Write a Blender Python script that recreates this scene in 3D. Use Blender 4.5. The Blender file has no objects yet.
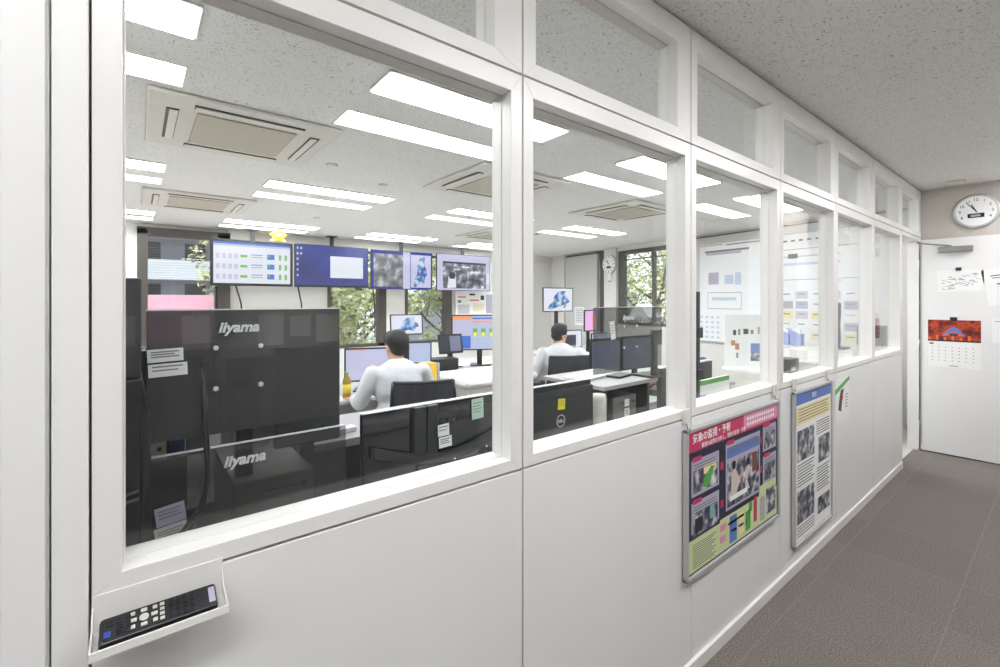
import bpy, bmesh, math, random
from mathutils import Vector, Matrix, Euler
random.seed(7)
S = bpy.context.scene
COL = S.collection
PI = math.pi
def R(a): return math.radians(a)

# ------------------------------------------------------------------ materials
MATS = {}
def srgb(c):
    def f(v):
        v /= 255.0
        return v/12.92 if v <= .04045 else ((v+.055)/1.055)**2.4
    return (f(c[0]), f(c[1]), f(c[2]), 1)
def mat(name, c, rough=.5, metal=0, bump=0, bscale=40, vary=0, vscale=8, spec=.5, coat=0):
    if name in MATS: return MATS[name]
    m = bpy.data.materials.new(name); m.use_nodes = True
    nt = m.node_tree; b = nt.nodes['Principled BSDF']
    col = srgb(c)
    b.inputs['Base Color'].default_value = col
    b.inputs['Roughness'].default_value = rough; b.inputs['Metallic'].default_value = metal
    b.inputs['Specular IOR Level'].default_value = spec
    b.inputs['Coat Weight'].default_value = coat
    tc = nt.nodes.new('ShaderNodeTexCoord')
    n = nt.nodes.new('ShaderNodeTexNoise'); n.inputs['Scale'].default_value = vscale
    nt.links.new(tc.outputs['Object'], n.inputs['Vector'])
    mx = nt.nodes.new('ShaderNodeMix'); mx.data_type = 'RGBA'
    v = max(vary, .03)
    mx.inputs['A'].default_value = tuple(x*(1-v) for x in col[:3])+(1,)
    mx.inputs['B'].default_value = tuple(min(1, x*(1+v)) for x in col[:3])+(1,)
    nt.links.new(n.outputs['Fac'], mx.inputs['Factor']); nt.links.new(mx.outputs['Result'], b.inputs['Base Color'])
    if bump:
        n2 = nt.nodes.new('ShaderNodeTexNoise'); n2.inputs['Scale'].default_value = bscale
        nt.links.new(tc.outputs['Object'], n2.inputs['Vector'])
        bp = nt.nodes.new('ShaderNodeBump'); bp.inputs['Strength'].default_value = bump; bp.inputs['Distance'].default_value = .01
        nt.links.new(n2.outputs['Fac'], bp.inputs['Height']); nt.links.new(bp.outputs['Normal'], b.inputs['Normal'])
    MATS[name] = m; return m
def emit(name, c, s=1.0):
    if name in MATS: return MATS[name]
    m = bpy.data.materials.new(name); m.use_nodes = True; nt = m.node_tree
    b = nt.nodes['Principled BSDF']
    b.inputs['Base Color'].default_value = (.01, .01, .01, 1); b.inputs['Roughness'].default_value = .15
    b.inputs['Emission Color'].default_value = srgb(c); b.inputs['Emission Strength'].default_value = s
    MATS[name] = m; return m
def ramp_mat(name, stops, scale, kind='NOISE', emission=0, rough=.5, stretch=(1, 1, 1), detail=4):
    if name in MATS: return MATS[name]
    m = bpy.data.materials.new(name); m.use_nodes = True; nt = m.node_tree; b = nt.nodes['Principled BSDF']
    tc = nt.nodes.new('ShaderNodeTexCoord'); mp = nt.nodes.new('ShaderNodeMapping'); mp.inputs['Scale'].default_value = stretch
    nt.links.new(tc.outputs['Object'], mp.inputs['Vector'])
    if kind == 'NOISE':
        t = nt.nodes.new('ShaderNodeTexNoise'); t.inputs['Detail'].default_value = detail; out = t.outputs['Fac']
    else:
        t = nt.nodes.new('ShaderNodeTexVoronoi'); out = t.outputs['Color']
    t.inputs['Scale'].default_value = scale
    nt.links.new(mp.outputs['Vector'], t.inputs['Vector'])
    r = nt.nodes.new('ShaderNodeValToRGB'); el = r.color_ramp.elements
    el[0].position, el[0].color = stops[0][0], srgb(stops[0][1]); el[1].position, el[1].color = stops[-1][0], srgb(stops[-1][1])
    for p, c in stops[1:-1]:
        e = el.new(p); e.color = srgb(c)
    nt.links.new(out, r.inputs['Fac']); nt.links.new(r.outputs['Color'], b.inputs['Base Color'])
    b.inputs['Roughness'].default_value = rough
    if emission:
        b.inputs['Base Color'].default_value = (.01, .01, .01, 1)
        for l in list(nt.links):
            if l.to_socket == b.inputs['Base Color']: nt.links.remove(l)
        nt.links.new(r.outputs['Color'], b.inputs['Emission Color']); b.inputs['Emission Strength'].default_value = emission
    MATS[name] = m; return m
def glass(name, tint, ior=1.45, rough=0.0):
    if name in MATS: return MATS[name]
    m = bpy.data.materials.new(name); m.use_nodes = True; nt = m.node_tree
    for n in list(nt.nodes): nt.nodes.remove(n)
    o = nt.nodes.new('ShaderNodeOutputMaterial'); t = nt.nodes.new('ShaderNodeBsdfTransparent'); g = nt.nodes.new('ShaderNodeBsdfGlossy')
    f = nt.nodes.new('ShaderNodeFresnel'); ge = nt.nodes.new('ShaderNodeNewGeometry'); mi = nt.nodes.new('ShaderNodeMix'); mi.inputs[2].default_value = ior; mi.inputs[3].default_value = 1/ior; nt.links.new(ge.outputs['Backfacing'], mi.inputs[0]); nt.links.new(mi.outputs[0], f.inputs['IOR']); mx = nt.nodes.new('ShaderNodeMixShader')
    t.inputs['Color'].default_value = tuple(tint)+(1,); g.inputs['Roughness'].default_value = rough; 
    nt.links.new(f.outputs[0], mx.inputs[0]); nt.links.new(t.outputs[0], mx.inputs[1]); nt.links.new(g.outputs[0], mx.inputs[2])
    nt.links.new(mx.outputs[0], o.inputs[0]); MATS[name] = m; return m

def smoked(name, alpha, c):
    m = bpy.data.materials.new(name); m.use_nodes = True; nt = m.node_tree; b = nt.nodes['Principled BSDF']
    b.inputs['Base Color'].default_value = srgb(c); b.inputs['Roughness'].default_value = .12; b.inputs['Alpha'].default_value = alpha
    MATS[name] = m; return m

WHITE = mat('white_enamel_panel', (233, 232, 230), .38, vary=.012, vscale=3)
WHITE2 = mat('white_satin_frame', (232, 230, 226), .3)
REVEAL = mat('warm_grey_reveal', (205, 200, 193), .4)
GROOVE = mat('dark_joint_strip', (118, 110, 102), .7)
ALU = mat('brushed_aluminium', (196, 196, 197), .32, .35)
STEEL = mat('satin_steel', (165, 165, 165), .35, .8)
BLK = mat('black_plastic', (22, 23, 26), .35)
BLKG = mat('gloss_black_plastic', (14, 15, 18), .12, coat=.5)
CHAR = mat('charcoal_plastic', (62, 63, 66), .42, bump=.02, bscale=300)
CHARD = mat('dark_charcoal_plastic', (40, 41, 44), .4)
PCG = mat('graphite_steel_case', (122, 120, 118), .45)
OFFW = mat('off_white_plastic', (222, 219, 210), .45)
PAPER = mat('white_paper', (240, 240, 238), .8)
PAPER2 = mat('cream_paper', (232, 226, 200), .8)
BEIGE = mat('beige_painted_wall', (196, 190, 182), .8, bump=.05, bscale=200)
INW = mat('pale_painted_wall', (222, 220, 216), .7)
GREYW = mat('light_grey_partition', (196, 195, 192), .6)
DKFR = mat('dark_bronze_frame', (70, 64, 58), .5)
FABD = mat('dark_mesh_fabric', (30, 31, 36), .8, bump=.3, bscale=400)
DESK = mat('light_grey_laminate', (168, 166, 163), .45)
DESKD = mat('dark_grey_laminate', (70, 68, 68), .4)
SHIRT = mat('white_cotton_shirt', (198, 199, 203), .85, bump=.9, bscale=14)
SKIN = mat('skin', (206, 160, 132), .55)
HAIR = mat('black_hair', (20, 18, 18), .6, bump=.8, bscale=120)
TROUS = mat('dark_trousers', (36, 38, 48), .85)
YEL = mat('yellow_sticky_note', (240, 226, 30), .8)
BLUE = mat('blue_plastic', (40, 70, 150), .4)
RED = mat('magenta_print', (196, 56, 100), .5)
PINK = mat('pink_print', (226, 150, 180), .5)
NAVY = mat('navy_print', (38, 40, 62), .35)
PGRN = mat('pale_green_print', (206, 218, 164), .5)
PBLU = mat('blue_print', (96, 124, 190), .5)
LAV = mat('lavender_print', (176, 170, 190), .5)
PYEL = mat('pale_yellow_print', (240, 224, 170), .5)
TXT = mat('grey_print_text', (120, 120, 124), .7)
TXD = mat('dark_print_text', (40, 40, 46), .7)
WTXT = mat('white_lettering', (245, 245, 245), .5)
ORNG = mat('orange_print', (228, 110, 50), .6)
GRN = mat('green_print', (90, 170, 80), .6)
SILV = mat('silver_lettering', (225, 226, 228), .35, .2)
PHOTO = ramp_mat('office_photo_print', [(.3, (30, 33, 44)), (.43, (72, 82, 106)), (.52, (130, 126, 130)), (.6, (186, 182, 184)), (.72, (226, 228, 232))], 24, detail=6, stretch=(1, 1, 1))
GLASS = glass('partition_glass', (.975, .985, .98))
WGLASS = glass('window_glass', (.93, .95, .95))
SMOKE = smoked('smoked_acrylic', .82, (60, 60, 62))
SMOKE2 = smoked('smoked_grey_acrylic', .50, (58, 57, 56))
LAMP = emit('lamp_diffuser', (246, 250, 255), 18.5)
FILL_SLIM = emit('added_slim_lamp', (248, 248, 250), 21)
FILL_REAR = emit('added_rear_lamp', (247, 249, 252), 5)

def ceiling_mat(name, c, dark):
    m = bpy.data.materials.new(name); m.use_nodes = True; nt = m.node_tree; b = nt.nodes['Principled BSDF']; b.inputs['Roughness'].default_value = .9
    tc = nt.nodes.new('ShaderNodeTexCoord')
    w = nt.nodes.new('ShaderNodeTexNoise'); w.inputs['Scale'].default_value = 14
    va = nt.nodes.new('ShaderNodeVectorMath'); va.operation = 'SCALE'; va.inputs['Scale'].default_value = .12
    ad = nt.nodes.new('ShaderNodeVectorMath'); ad.operation = 'ADD'
    nt.links.new(tc.outputs['Object'], w.inputs['Vector']); nt.links.new(w.outputs['Color'], va.inputs[0])
    nt.links.new(tc.outputs['Object'], ad.inputs[0]); nt.links.new(va.outputs[0], ad.inputs[1])
    n = nt.nodes.new('ShaderNodeTexNoise'); n.inputs['Scale'].default_value = 105; n.inputs['Detail'].default_value = 1.5
    nt.links.new(ad.outputs[0], n.inputs['Vector'])
    r = nt.nodes.new('ShaderNodeValToRGB'); r.color_ramp.elements[0].position = .335; r.color_ramp.elements[0].color = srgb(dark)
    r.color_ramp.elements[1].position = .40; r.color_ramp.elements[1].color = srgb(c)
    nt.links.new(n.outputs['Fac'], r.inputs['Fac']); nt.links.new(r.outputs[0], b.inputs['Base Color'])
    bp = nt.nodes.new('ShaderNodeBump'); bp.inputs['Strength'].default_value = .4; bp.inputs['Distance'].default_value = .004
    nt.links.new(n.outputs['Fac'], bp.inputs['Height']); nt.links.new(bp.outputs[0], b.inputs['Normal'])
    MATS[name] = m; return m
CEIL = ceiling_mat('fissured_ceiling_board', (228, 227, 224), (176, 173, 168))
def carpet():
    m = bpy.data.materials.new('carpet_tiles'); m.use_nodes = True; nt = m.node_tree; b = nt.nodes['Principled BSDF']; b.inputs['Roughness'].default_value = .95
    b.inputs['Specular IOR Level'].default_value = .15
    tc = nt.nodes.new('ShaderNodeTexCoord')
    br = nt.nodes.new('ShaderNodeTexBrick'); br.offset = 0; br.inputs['Scale'].default_value = 1
    br.inputs['Brick Width'].default_value = .5; br.inputs['Row Height'].default_value = .5; br.inputs['Mortar Size'].default_value = .0035
    br.inputs['Color1'].default_value = srgb((126, 120, 114)); br.inputs['Color2'].default_value = srgb((120, 114, 108)); br.inputs['Mortar'].default_value = srgb((132, 126, 119))
    mp = nt.nodes.new('ShaderNodeMapping'); mp.inputs['Location'].default_value = (.1, .14, 0)
    nt.links.new(tc.outputs['Object'], mp.inputs[0]); nt.links.new(mp.outputs[0], br.inputs['Vector'])
    n = nt.nodes.new('ShaderNodeTexNoise'); n.inputs['Scale'].default_value = 160; n.inputs['Detail'].default_value = 3
    nt.links.new(tc.outputs['Object'], n.inputs['Vector'])
    n2 = nt.nodes.new('ShaderNodeTexNoise'); n2.inputs['Scale'].default_value = 3
    nt.links.new(tc.outputs['Object'], n2.inputs['Vector'])
    mr = nt.nodes.new('ShaderNodeMapRange'); mr.inputs['From Min'].default_value = .3; mr.inputs['From Max'].default_value = .7; mr.inputs['To Min'].default_value = .55; mr.inputs['To Max'].default_value = 1.4
    nt.links.new(n.outputs['Fac'], mr.inputs['Value'])
    mx = nt.nodes.new('ShaderNodeMix'); mx.data_type = 'RGBA'; mx.blend_type = 'MULTIPLY'; mx.inputs['Factor'].default_value = 1
    nt.links.new(br.outputs['Color'], mx.inputs['A']); nt.links.new(mr.outputs[0], mx.inputs['B']); nt.links.new(mx.outputs['Result'], b.inputs['Base Color'])
    bp = nt.nodes.new('ShaderNodeBump'); bp.inputs['Strength'].default_value = .7; bp.inputs['Distance'].default_value = .004
    nt.links.new(n.outputs['Fac'], bp.inputs['Height']); nt.links.new(bp.outputs[0], b.inputs['Normal'])
    return m
CARPET = carpet()

# ------------------------------------------------------------------ mesh builder
class MB:
    def __init__(s): s.v = []; s.f = []; s.m = []; s.mats = []; s.sm = []
    def mi(s, m):
        if m not in s.mats: s.mats.append(m)
        return s.mats.index(m)
    def face(s, pts, m, smooth=False):
        i = len(s.v); s.v += [tuple(p) for p in pts]; s.f.append(tuple(range(i, i+len(pts)))); s.m.append(s.mi(m)); s.sm.append(smooth)
    def box(s, a, b, m, M=None):
        x0, y0, z0 = a; x1, y1, z1 = b
        if x0 > x1: x0, x1 = x1, x0
        if y0 > y1: y0, y1 = y1, y0
        if z0 > z1: z0, z1 = z1, z0
        P = [Vector(p) for p in ((x0,y0,z0),(x1,y0,z0),(x1,y1,z0),(x0,y1,z0),(x0,y0,z1),(x1,y0,z1),(x1,y1,z1),(x0,y1,z1))]
        if M: P = [M @ p for p in P]
        i = len(s.v); s.v += [tuple(p) for p in P]; k = s.mi(m)
        for q in ((0,3,2,1),(4,5,6,7),(0,1,5,4),(1,2,6,5),(2,3,7,6),(3,0,4,7)):
            s.f.append(tuple(i+j for j in q)); s.m.append(k); s.sm.append(False)
        return s
    def prism(s, poly, y0, y1, m, axis='y'):
        # poly: list of (a,b); extruded along axis
        n = len(poly); i = len(s.v); k = s.mi(m)
        def P(a, b, t): return (a, t, b) if axis == 'y' else ((a, b, t) if axis == 'z' else (t, a, b))
        s.v += [P(a, b, y0) for a, b in poly]+[P(a, b, y1) for a, b in poly]
        s.f.append(tuple(range(i, i+n))); s.f.append(tuple(range(i+2*n-1, i+n-1, -1))); s.m += [k, k]; s.sm += [False, False]
        for j in range(n):
            j2 = (j+1) % n; s.f.append((i+j, i+n+j, i+n+j2, i+j2)); s.m.append(k); s.sm.append(False)
        return s
    def cone(s, p, q, r0, r1, m, n=16, caps=True):
        p = Vector(p); q = Vector(q); d = (q-p).normalized()
        u = d.orthogonal().normalized(); w = d.cross(u); i = len(s.v); k = s.mi(m)
        for c, r in ((p, r0), (q, r1)):
            for j in range(n):
                a = 2*PI*j/n; s.v.append(tuple(c+u*math.cos(a)*r+w*math.sin(a)*r))
        for j in range(n):
            j2 = (j+1) % n; s.f.append((i+j, i+j2, i+n+j2, i+n+j)); s.m.append(k); s.sm.append(True)
        if caps:
            s.f.append(tuple(i+j for j in range(n-1, -1, -1))); s.f.append(tuple(i+n+j for j in range(n))); s.m += [k, k]; s.sm += [False, False]
        return s
    def tube(s, pts, r, m, n=8):
        pts = [Vector(p) for p in pts]; k = s.mi(m); i = len(s.v); u = None
        for a, p in enumerate(pts):
            d = (pts[min(a+1, len(pts)-1)]-pts[max(a-1, 0)]).normalized()
            u = d.orthogonal().normalized() if u is None else (u-d*u.dot(d)).normalized()
            w = d.cross(u)
            for j in range(n):
                t = 2*PI*j/n; s.v.append(tuple(p+(u*math.cos(t)+w*math.sin(t))*r))
        for a in range(len(pts)-1):
            for j in range(n):
                j2 = (j+1) % n; s.f.append((i+a*n+j, i+a*n+j2, i+(a+1)*n+j2, i+(a+1)*n+j)); s.m.append(k); s.sm.append(True)
        s.f.append(tuple(i+j for j in range(n-1, -1, -1))); e = i+(len(pts)-1)*n; s.f.append(tuple(e+j for j in range(n))); s.m += [k, k]; s.sm += [False]*2
        return s
    def ell(s, c, r, m, nu=20, nv=12, M=None):
        k = s.mi(m); i = len(s.v); c = Vector(c)
        def put(p):
            p = Vector(p)
            if M: p = M @ p
            s.v.append(tuple(c+p))
        put((0, 0, r[2])); put((0, 0, -r[2]))
        for a in range(1, nv):
            th = PI*a/nv
            for b in range(nu):
                ph = 2*PI*b/nu; put((r[0]*math.sin(th)*math.cos(ph), r[1]*math.sin(th)*math.sin(ph), r[2]*math.cos(th)))
        def I(a, b): return i+2+(a-1)*nu+b % nu
        for b in range(nu):
            s.f.append((i, I(1, b), I(1, b+1))); s.f.append((i+1, I(nv-1, b+1), I(nv-1, b)))
            s.m += [k, k]; s.sm += [True, True]
        for a in range(1, nv-1):
            for b in range(nu):
                s.f.append((I(a, b), I(a+1, b), I(a+1, b+1), I(a, b+1))); s.m.append(k); s.sm.append(True)
        return s
    def lathe(s, prof, m, c=(0, 0, 0), n=20):
        k = s.mi(m); i = len(s.v)
        for r, z in prof:
            for j in range(n):
                t = 2*PI*j/n; s.v.append((c[0]+r*math.cos(t), c[1]+r*math.sin(t), c[2]+z))
        for a in range(len(prof)-1):
            for j in range(n):
                j2 = (j+1) % n; s.f.append((i+a*n+j, i+a*n+j2, i+(a+1)*n+j2, i+(a+1)*n+j)); s.m.append(k); s.sm.append(True)
        s.f.append(tuple(i+j for j in range(n-1, -1, -1))); e = i+(len(prof)-1)*n; s.f.append(tuple(e+j for j in range(n))); s.m += [k, k]; s.sm += [False]*2
        return s
    def rect(s, u0, v0, u1, v1, m, y=0.0):
        # flat print facing local -y
        s.face([(u0, y, v0), (u1, y, v0), (u1, y, v1), (u0, y, v1)], m)
    def build(s, name, parent=None, bevel=0, loc=None, rz=0):
        me = bpy.data.meshes.new(name); me.from_pydata(s.v, [], s.f)
        for m in s.mats: me.materials.append(m)
        me.polygons.foreach_set('material_index', s.m); me.polygons.foreach_set('use_smooth', s.sm); me.update()
        o = bpy.data.objects.new(name, me); COL.objects.link(o)
        if parent: o.parent = parent
        if loc: o.location = loc
        if rz: o.rotation_euler.z = rz
        if bevel:
            b = o.modifiers.new('bevel', 'BEVEL'); b.width = bevel; b.segments = 2; b.limit_method = 'ANGLE'; b.angle_limit = R(50)
        return o
def tag(o, label, cat, group=None, kind=None):
    if label: o['label'] = label
    if cat: o['category'] = cat
    if group: o['group'] = group
    if kind: o['kind'] = kind
    return o
def empty(name, loc, label=None, cat=None, rz=0, group=None, kind=None):
    o = bpy.data.objects.new(name, None); COL.objects.link(o); o.location = loc; o.rotation_euler = (0, 0, rz); o.empty_display_size = .05
    return tag(o, label, cat, group, kind)
def struct(o): o['kind'] = 'structure'; return o
def copytree(o, parent=None):
    c = o.copy(); COL.objects.link(c)
    if parent: c.parent = parent
    for ch in list(o.children): copytree(ch, c)
    return c
def text(s, size, m, name, parent, loc, rot=(PI/2, 0, 0), shear=0, bold=0, ext=.0006, align='CENTER', sx=1):
    cu = bpy.data.curves.new(name, 'FONT'); cu.body = s; cu.size = size; cu.shear = shear; cu.offset = bold; cu.extrude = ext; cu.align_x = align; cu.resolution_u = 3
    t = bpy.data.objects.new('tmp', cu); COL.objects.link(t); dg = bpy.context.evaluated_depsgraph_get()
    me = bpy.data.meshes.new_from_object(t.evaluated_get(dg)); bpy.data.objects.remove(t); bpy.data.curves.remove(cu)
    me.name = name; me.materials.clear(); me.materials.append(m)
    o = bpy.data.objects.new(name, me); COL.objects.link(o); o.parent = parent; o.location = loc; o.rotation_euler = rot; o.scale = (sx, 1, 1)
    return o

H = 2.6          # ceiling height
PY = .955        # corridor face of the glazed partition
SX0, SK = 6.866, .18   # skewed side wall: X = SX0 + SK*Y
TH = math.atan2(-1, -SK)   # yaw of things hung on that wall (local -y faces the room)
def SW(y, off=0): return (SX0+SK*y-off*.984, y+off*.177)

# ================================================================== SETTING
# ---- floor
mb = MB(); mb.box((-6.2, -1.3, -.12), (8.9, 1.0, 0), CARPET); mb.box((-2.2, 1.0, -.12), (8.9, 8.6, 0), mat('pale_bounce_floor', (196, 192, 186), .5)); struct(mb.build('floor'))  # office floor made pale to bounce light up to its ceiling
# ---- ceiling with troughs for the recessed lamps
rows = [2.02, 4.55, 7.08]
cols = [-1.04, .95, 3.0, 5.05, 7.0]
LW = 1.24
holes = []
for cx in cols:
    for ry in rows:
        if cx+LW < SX0+SK*ry-.1: holes.append((cx, ry+.58, cx+LW, ry+.58+.27))
xs = sorted({-6.2, 8.9}|{h[0] for h in holes}|{h[2] for h in holes}); ys = sorted({-1.3, 8.6}|{h[1] for h in holes}|{h[3] for h in holes})
mb = MB()
for a in range(len(xs)-1):
    for b in range(len(ys)-1):
        cx, cy = (xs[a]+xs[a+1])/2, (ys[b]+ys[b+1])/2
        if any(h[0] < cx < h[2] and h[1] < cy < h[3] for h in holes): continue
        mb.box((xs[a], ys[b], H), (xs[a+1], ys[b+1], H+.14), CEIL)
struct(mb.build('ceiling'))
# ---- outer room walls
mb = MB()   # far wall with three window bays
FY = 8.3
wins = [(.08, 1.13, .7, 2.5), (2.68, 3.8, .62, 2.45), (4.2, 5.3, .62, 2.45)]
prev = -2.2
for (a, b, z0, z1) in wins:
    mb.box((prev, FY, 0), (a, FY+.25, H), INW); mb.box((a, FY, 0), (b, FY+.25, z0), INW); mb.box((a, FY, z1), (b, FY+.25, H), INW); prev = b
mb.box((prev, FY, 0), (8.9, FY+.25, H), INW)
mb.box((1.13, 8.24, 2.42), (8.3, 8.3, 2.6), INW)
struct(mb.build('wall_far'))
mb = MB(); mb.box((-6.35, -1.3, 0), (-6.2, 1.1, H), INW); struct(mb.build('wall_back')); mb = MB(); mb.box((-2.35, 1.05, 0), (-2.2, 8.6, H), INW); struct(mb.build('wall_left'))
# skewed side wall with a window from y=4.15..5.95
def sideseg(mb, y0, y1, z0, z1, m, off=0, th=.2):
    a = SW(y0, off); b = SW(y1, off); mb.face([(a[0], a[1], z0), (b[0], b[1], z0), (b[0], b[1], z1), (a[0], a[1], z1)], m)
    c = (a[0]+th, a[1]); d = (b[0]+th, b[1])
    mb.face([(d[0], d[1], z0), (c[0], c[1], z0), (c[0], c[1], z1), (d[0], d[1], z1)], m)
    for (p, q) in ((a, c), (b, d)): mb.face([(p[0], p[1], z0), (q[0], q[1], z0), (q[0], q[1], z1), (p[0], p[1], z1)], m)
    for z in (z0, z1): mb.face([(a[0], a[1], z), (b[0], b[1], z), (d[0], d[1], z), (c[0], c[1], z)], m)
mb = MB(); sideseg(mb, .9, 4.15, 0, H, INW); sideseg(mb, 5.95, 8.4, 0, H, INW); sideseg(mb, 4.15, 5.95, 0, 1.0, INW); sideseg(mb, 4.15, 5.95, 2.52, H, INW)
struct(mb.build('wall_right'))
mb = MB(); sideseg(mb, 7.75, 8.3, 0, H, INW, off=.06, th=.05); struct(mb.build('trim_1'))          # stepped pier in the corner
mb = MB(); sideseg(mb, 5.97, 6.34, 0, H, INW, off=.05, th=.04); struct(mb.build('trim_2'))         # pier with the round clock
mb = MB(); sideseg(mb, 6.36, 6.5, 0, 2.58, DKFR, off=.02, th=.01); struct(mb.build('trim_3'))      # dark channel
mb = MB(); sideseg(mb, 6.52, 7.6, .02, 2.52, GREYW, off=.09, th=.04); sideseg(mb, 6.5, 7.62, 2.52, 2.56, DKFR, off=.1, th=.06)
tag(mb.build('sliding_panel'), 'tall light grey sliding panel with a dark top rail beside the clock pier', 'panel')
mb = MB(); sideseg(mb, 1.0, 4.12, 2.555, 2.575, DKFR, off=.03, th=.02); struct(mb.build('trim_4'))
# ---- corridor walls
mb = MB(); mb.box((-6.2, -1.3, 0), (6.4, -1.15, H), mat('grey_corridor_wall', (150, 149, 147), .7)); struct(mb.build('wall_corridor'))
mb = MB(); mb.box((6.2, -1.3, 0), (6.4, 1.0, H), BEIGE); struct(mb.build('wall_end'))
# ---- glazed partition
J = [-.056+.9*i for i in range(7)]+[6.2]
mb = MB()
g = .003
for i in range(6):
    mb.box((J[i]+g, PY, .055), (J[i+1]-g, PY+.07, 1.029-g), WHITE)
mb.box((-.098, PY-.003, .0), (J[0]-.0005, PY+.08, H), WHITE); mb.box((-6.2, PY+.004, 0), (-.101, PY+.08, H), WHITE)
mb.box((-.15, PY-.004, 0), (-.104, PY+.01, H), WHITE)
mb.box((-.3, PY+.02, .05), (5.38, PY+.06, 1.03), GROOVE)
struct(mb.build('wall_partition', bevel=.0015))
mb = MB(); mb.box((-6.2, PY-.012, 0), (5.36, PY+.08, .055), WHITE2); struct(mb.build('baseboard_partition', bevel=.002))
mb = MB(); mb.box((6.188, -1.15, 0), (6.2, .955, .06), GREYW); struct(mb.build('baseboard_end'))
def glazing(idx, x0, x1, z0, z1, ml, mr, mb_, mt):
    """one framed pane; opening margins ml, mr, bottom, top"""
    m = MB(); ox0, ox1, oz0, oz1 = x0+ml, x1-mr, z0+mb_, z1-mt; y0, y1 = PY, PY+.085
    # outer frame ring with mitred look
    for (a, b, A, B) in (((x0+g, z0+g), (x1-g, z0+g), (ox1, oz0), (ox0, oz0)), ((x1-g, z0+g), (x1-g, z1-g), (ox1, oz1), (ox1, oz0)),
                         ((x1-g, z1-g), (x0+g, z1-g), (ox0, oz1), (ox1, oz1)), ((x0+g, z1-g), (x0+g, z0+g), (ox0, oz0), (ox0, oz1))):
        m.prism([a, b, A, B], y0, y1, WHITE2)
    # inner stop ring, set back
    t = .003; s0 = PY+.04
    m.box((ox0, s0, oz0), (ox0+t, y1-.005, oz1), WHITE2); m.box((ox1-t, s0, oz0), (ox1, y1-.005, oz1), WHITE2)
    m.box((ox0, s0, oz0), (ox1, y1, oz0+t*.8), WHITE2); m.box((ox0, s0, oz1-t), (ox1, y1, oz1), REVEAL)
    o = struct(m.build('window_%d' % idx, bevel=.0015))
    p = MB(); p.box((ox0+t-.003, PY+.07, oz0+t*.8-.003), (ox1-t+.003, PY+.076, oz1-t+.003), GLASS); p.build('glass_pane', o)
for i in range(6): glazing(i+1, J[i], J[i+1], 1.029, 2.127, .040, .043, .034, .055)
for i in range(7): glazing(i+7, J[i], J[i+1], 2.127, H-.005, .05, .1, .045, .09)
# doorway at the far end of the partition
m = MB(); m.box((5.347, PY, 0), (5.39, PY+.09, 2.124), WHITE2); m.box((6.11, PY, 0), (6.2, PY+.09, 2.124), WHITE2); m.box((5.39, PY, 2.09), (6.11, PY+.09, 2.124), WHITE2)
struct(m.build('trim_5', bevel=.002))
# far bits of dark joint behind transom joints
m = MB(); m.box((-.05, PY+.03, 2.121), (6.2, PY+.06, 2.133), GROOVE)
for x in J[:7]: m.box((x-.004, PY+.03, .06), (x+.004, PY+.06, H), GROOVE)
struct(m.build('trim_6'))
# exterior windows
def extwin(idx, x0, x1, z0, z1, mull):
    m = MB(); f = .06; y0, y1 = FY-.015, FY+.12
    m.box((x0, y0, z0), (x0+f, y1, z1), DKFR); m.box((x1-f-.1, y0, z0), (x1, y1, z1), DKFR); m.box((x0, y0, z0), (x1, y1, z0+.05), DKFR); m.box((x0, y0, z1-.07), (x1, y1, z1), DKFR)
    for q in mull: m.box((q-.02, y0+.05, z0), (q+.02, y1, z1), DKFR)
    o = struct(m.build('window_%d' % idx)); p = MB(); p.box((x0+f, FY+.08, z0+.05), (x1-f-.1, FY+.086, z1-.07), WGLASS); p.build('glass_pane', o)
extwin(14, *wins[0], []); extwin(15, *wins[1], []); extwin(16, *wins[2], [])
m = MB()
for (y0, y1) in ((4.15, 4.22), (5.78, 5.95), (5.0, 5.04)): sideseg(m, y0, y1, 1.0, 2.52, DKFR, off=.01, th=.1)
sideseg(m, 4.15, 5.95, 1.0, 1.05, DKFR, off=.01, th=.1); sideseg(m, 4.15, 5.95, 2.44, 2.52, DKFR, off=.01, th=.1); sideseg(m, 4.15, 5.95, 2.32, 2.34, DKFR, off=.0, th=.05)
o = struct(m.build('window_17')); m = MB(); sideseg(m, 4.2, 5.8, 1.05, 2.44, WGLASS, off=-.05, th=.006); m.build('glass_pane', o)

# blinds
def blind(x0, x1, z0, z1, label, y=FY-.06):
    o = empty('window_blind', ((x0+x1)/2, y, z1), label, 'blind')
    m = MB(); w = (x1-x0)/2; m.box((-w, -.02, -.03), (w, .02, 0), DKFR); m.build('head_rail', o)
    m = MB(); z = -.06
    while z1+z > z0:
        m.box((-w, -.012, z), (w, .012, z+.0015), SL); z -= .036
    m.build('slats', o)
    m = MB(); m.box((-w, -.012, z0-z1), (w, .012, z0-z1+.015), SL); m.build('bottom_rail', o)
SL = mat('grey_blind_slat', (120, 116, 112), .5)
blind(.1, 1.1, 1.15, 2.46, 'raised grey slat blind over the window left of the first ceiling screen')
m = MB(); m.box((.02, 8.2, .7), (.14, 8.28, 2.52), DKFR); m.box((1.0, 8.2, .7), (1.16, 8.28, 2.52), DKFR); m.box((.02, 8.2, 2.44), (1.16, 8.28, 2.54), DKFR); struct(m.build('trim_7'))

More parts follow.
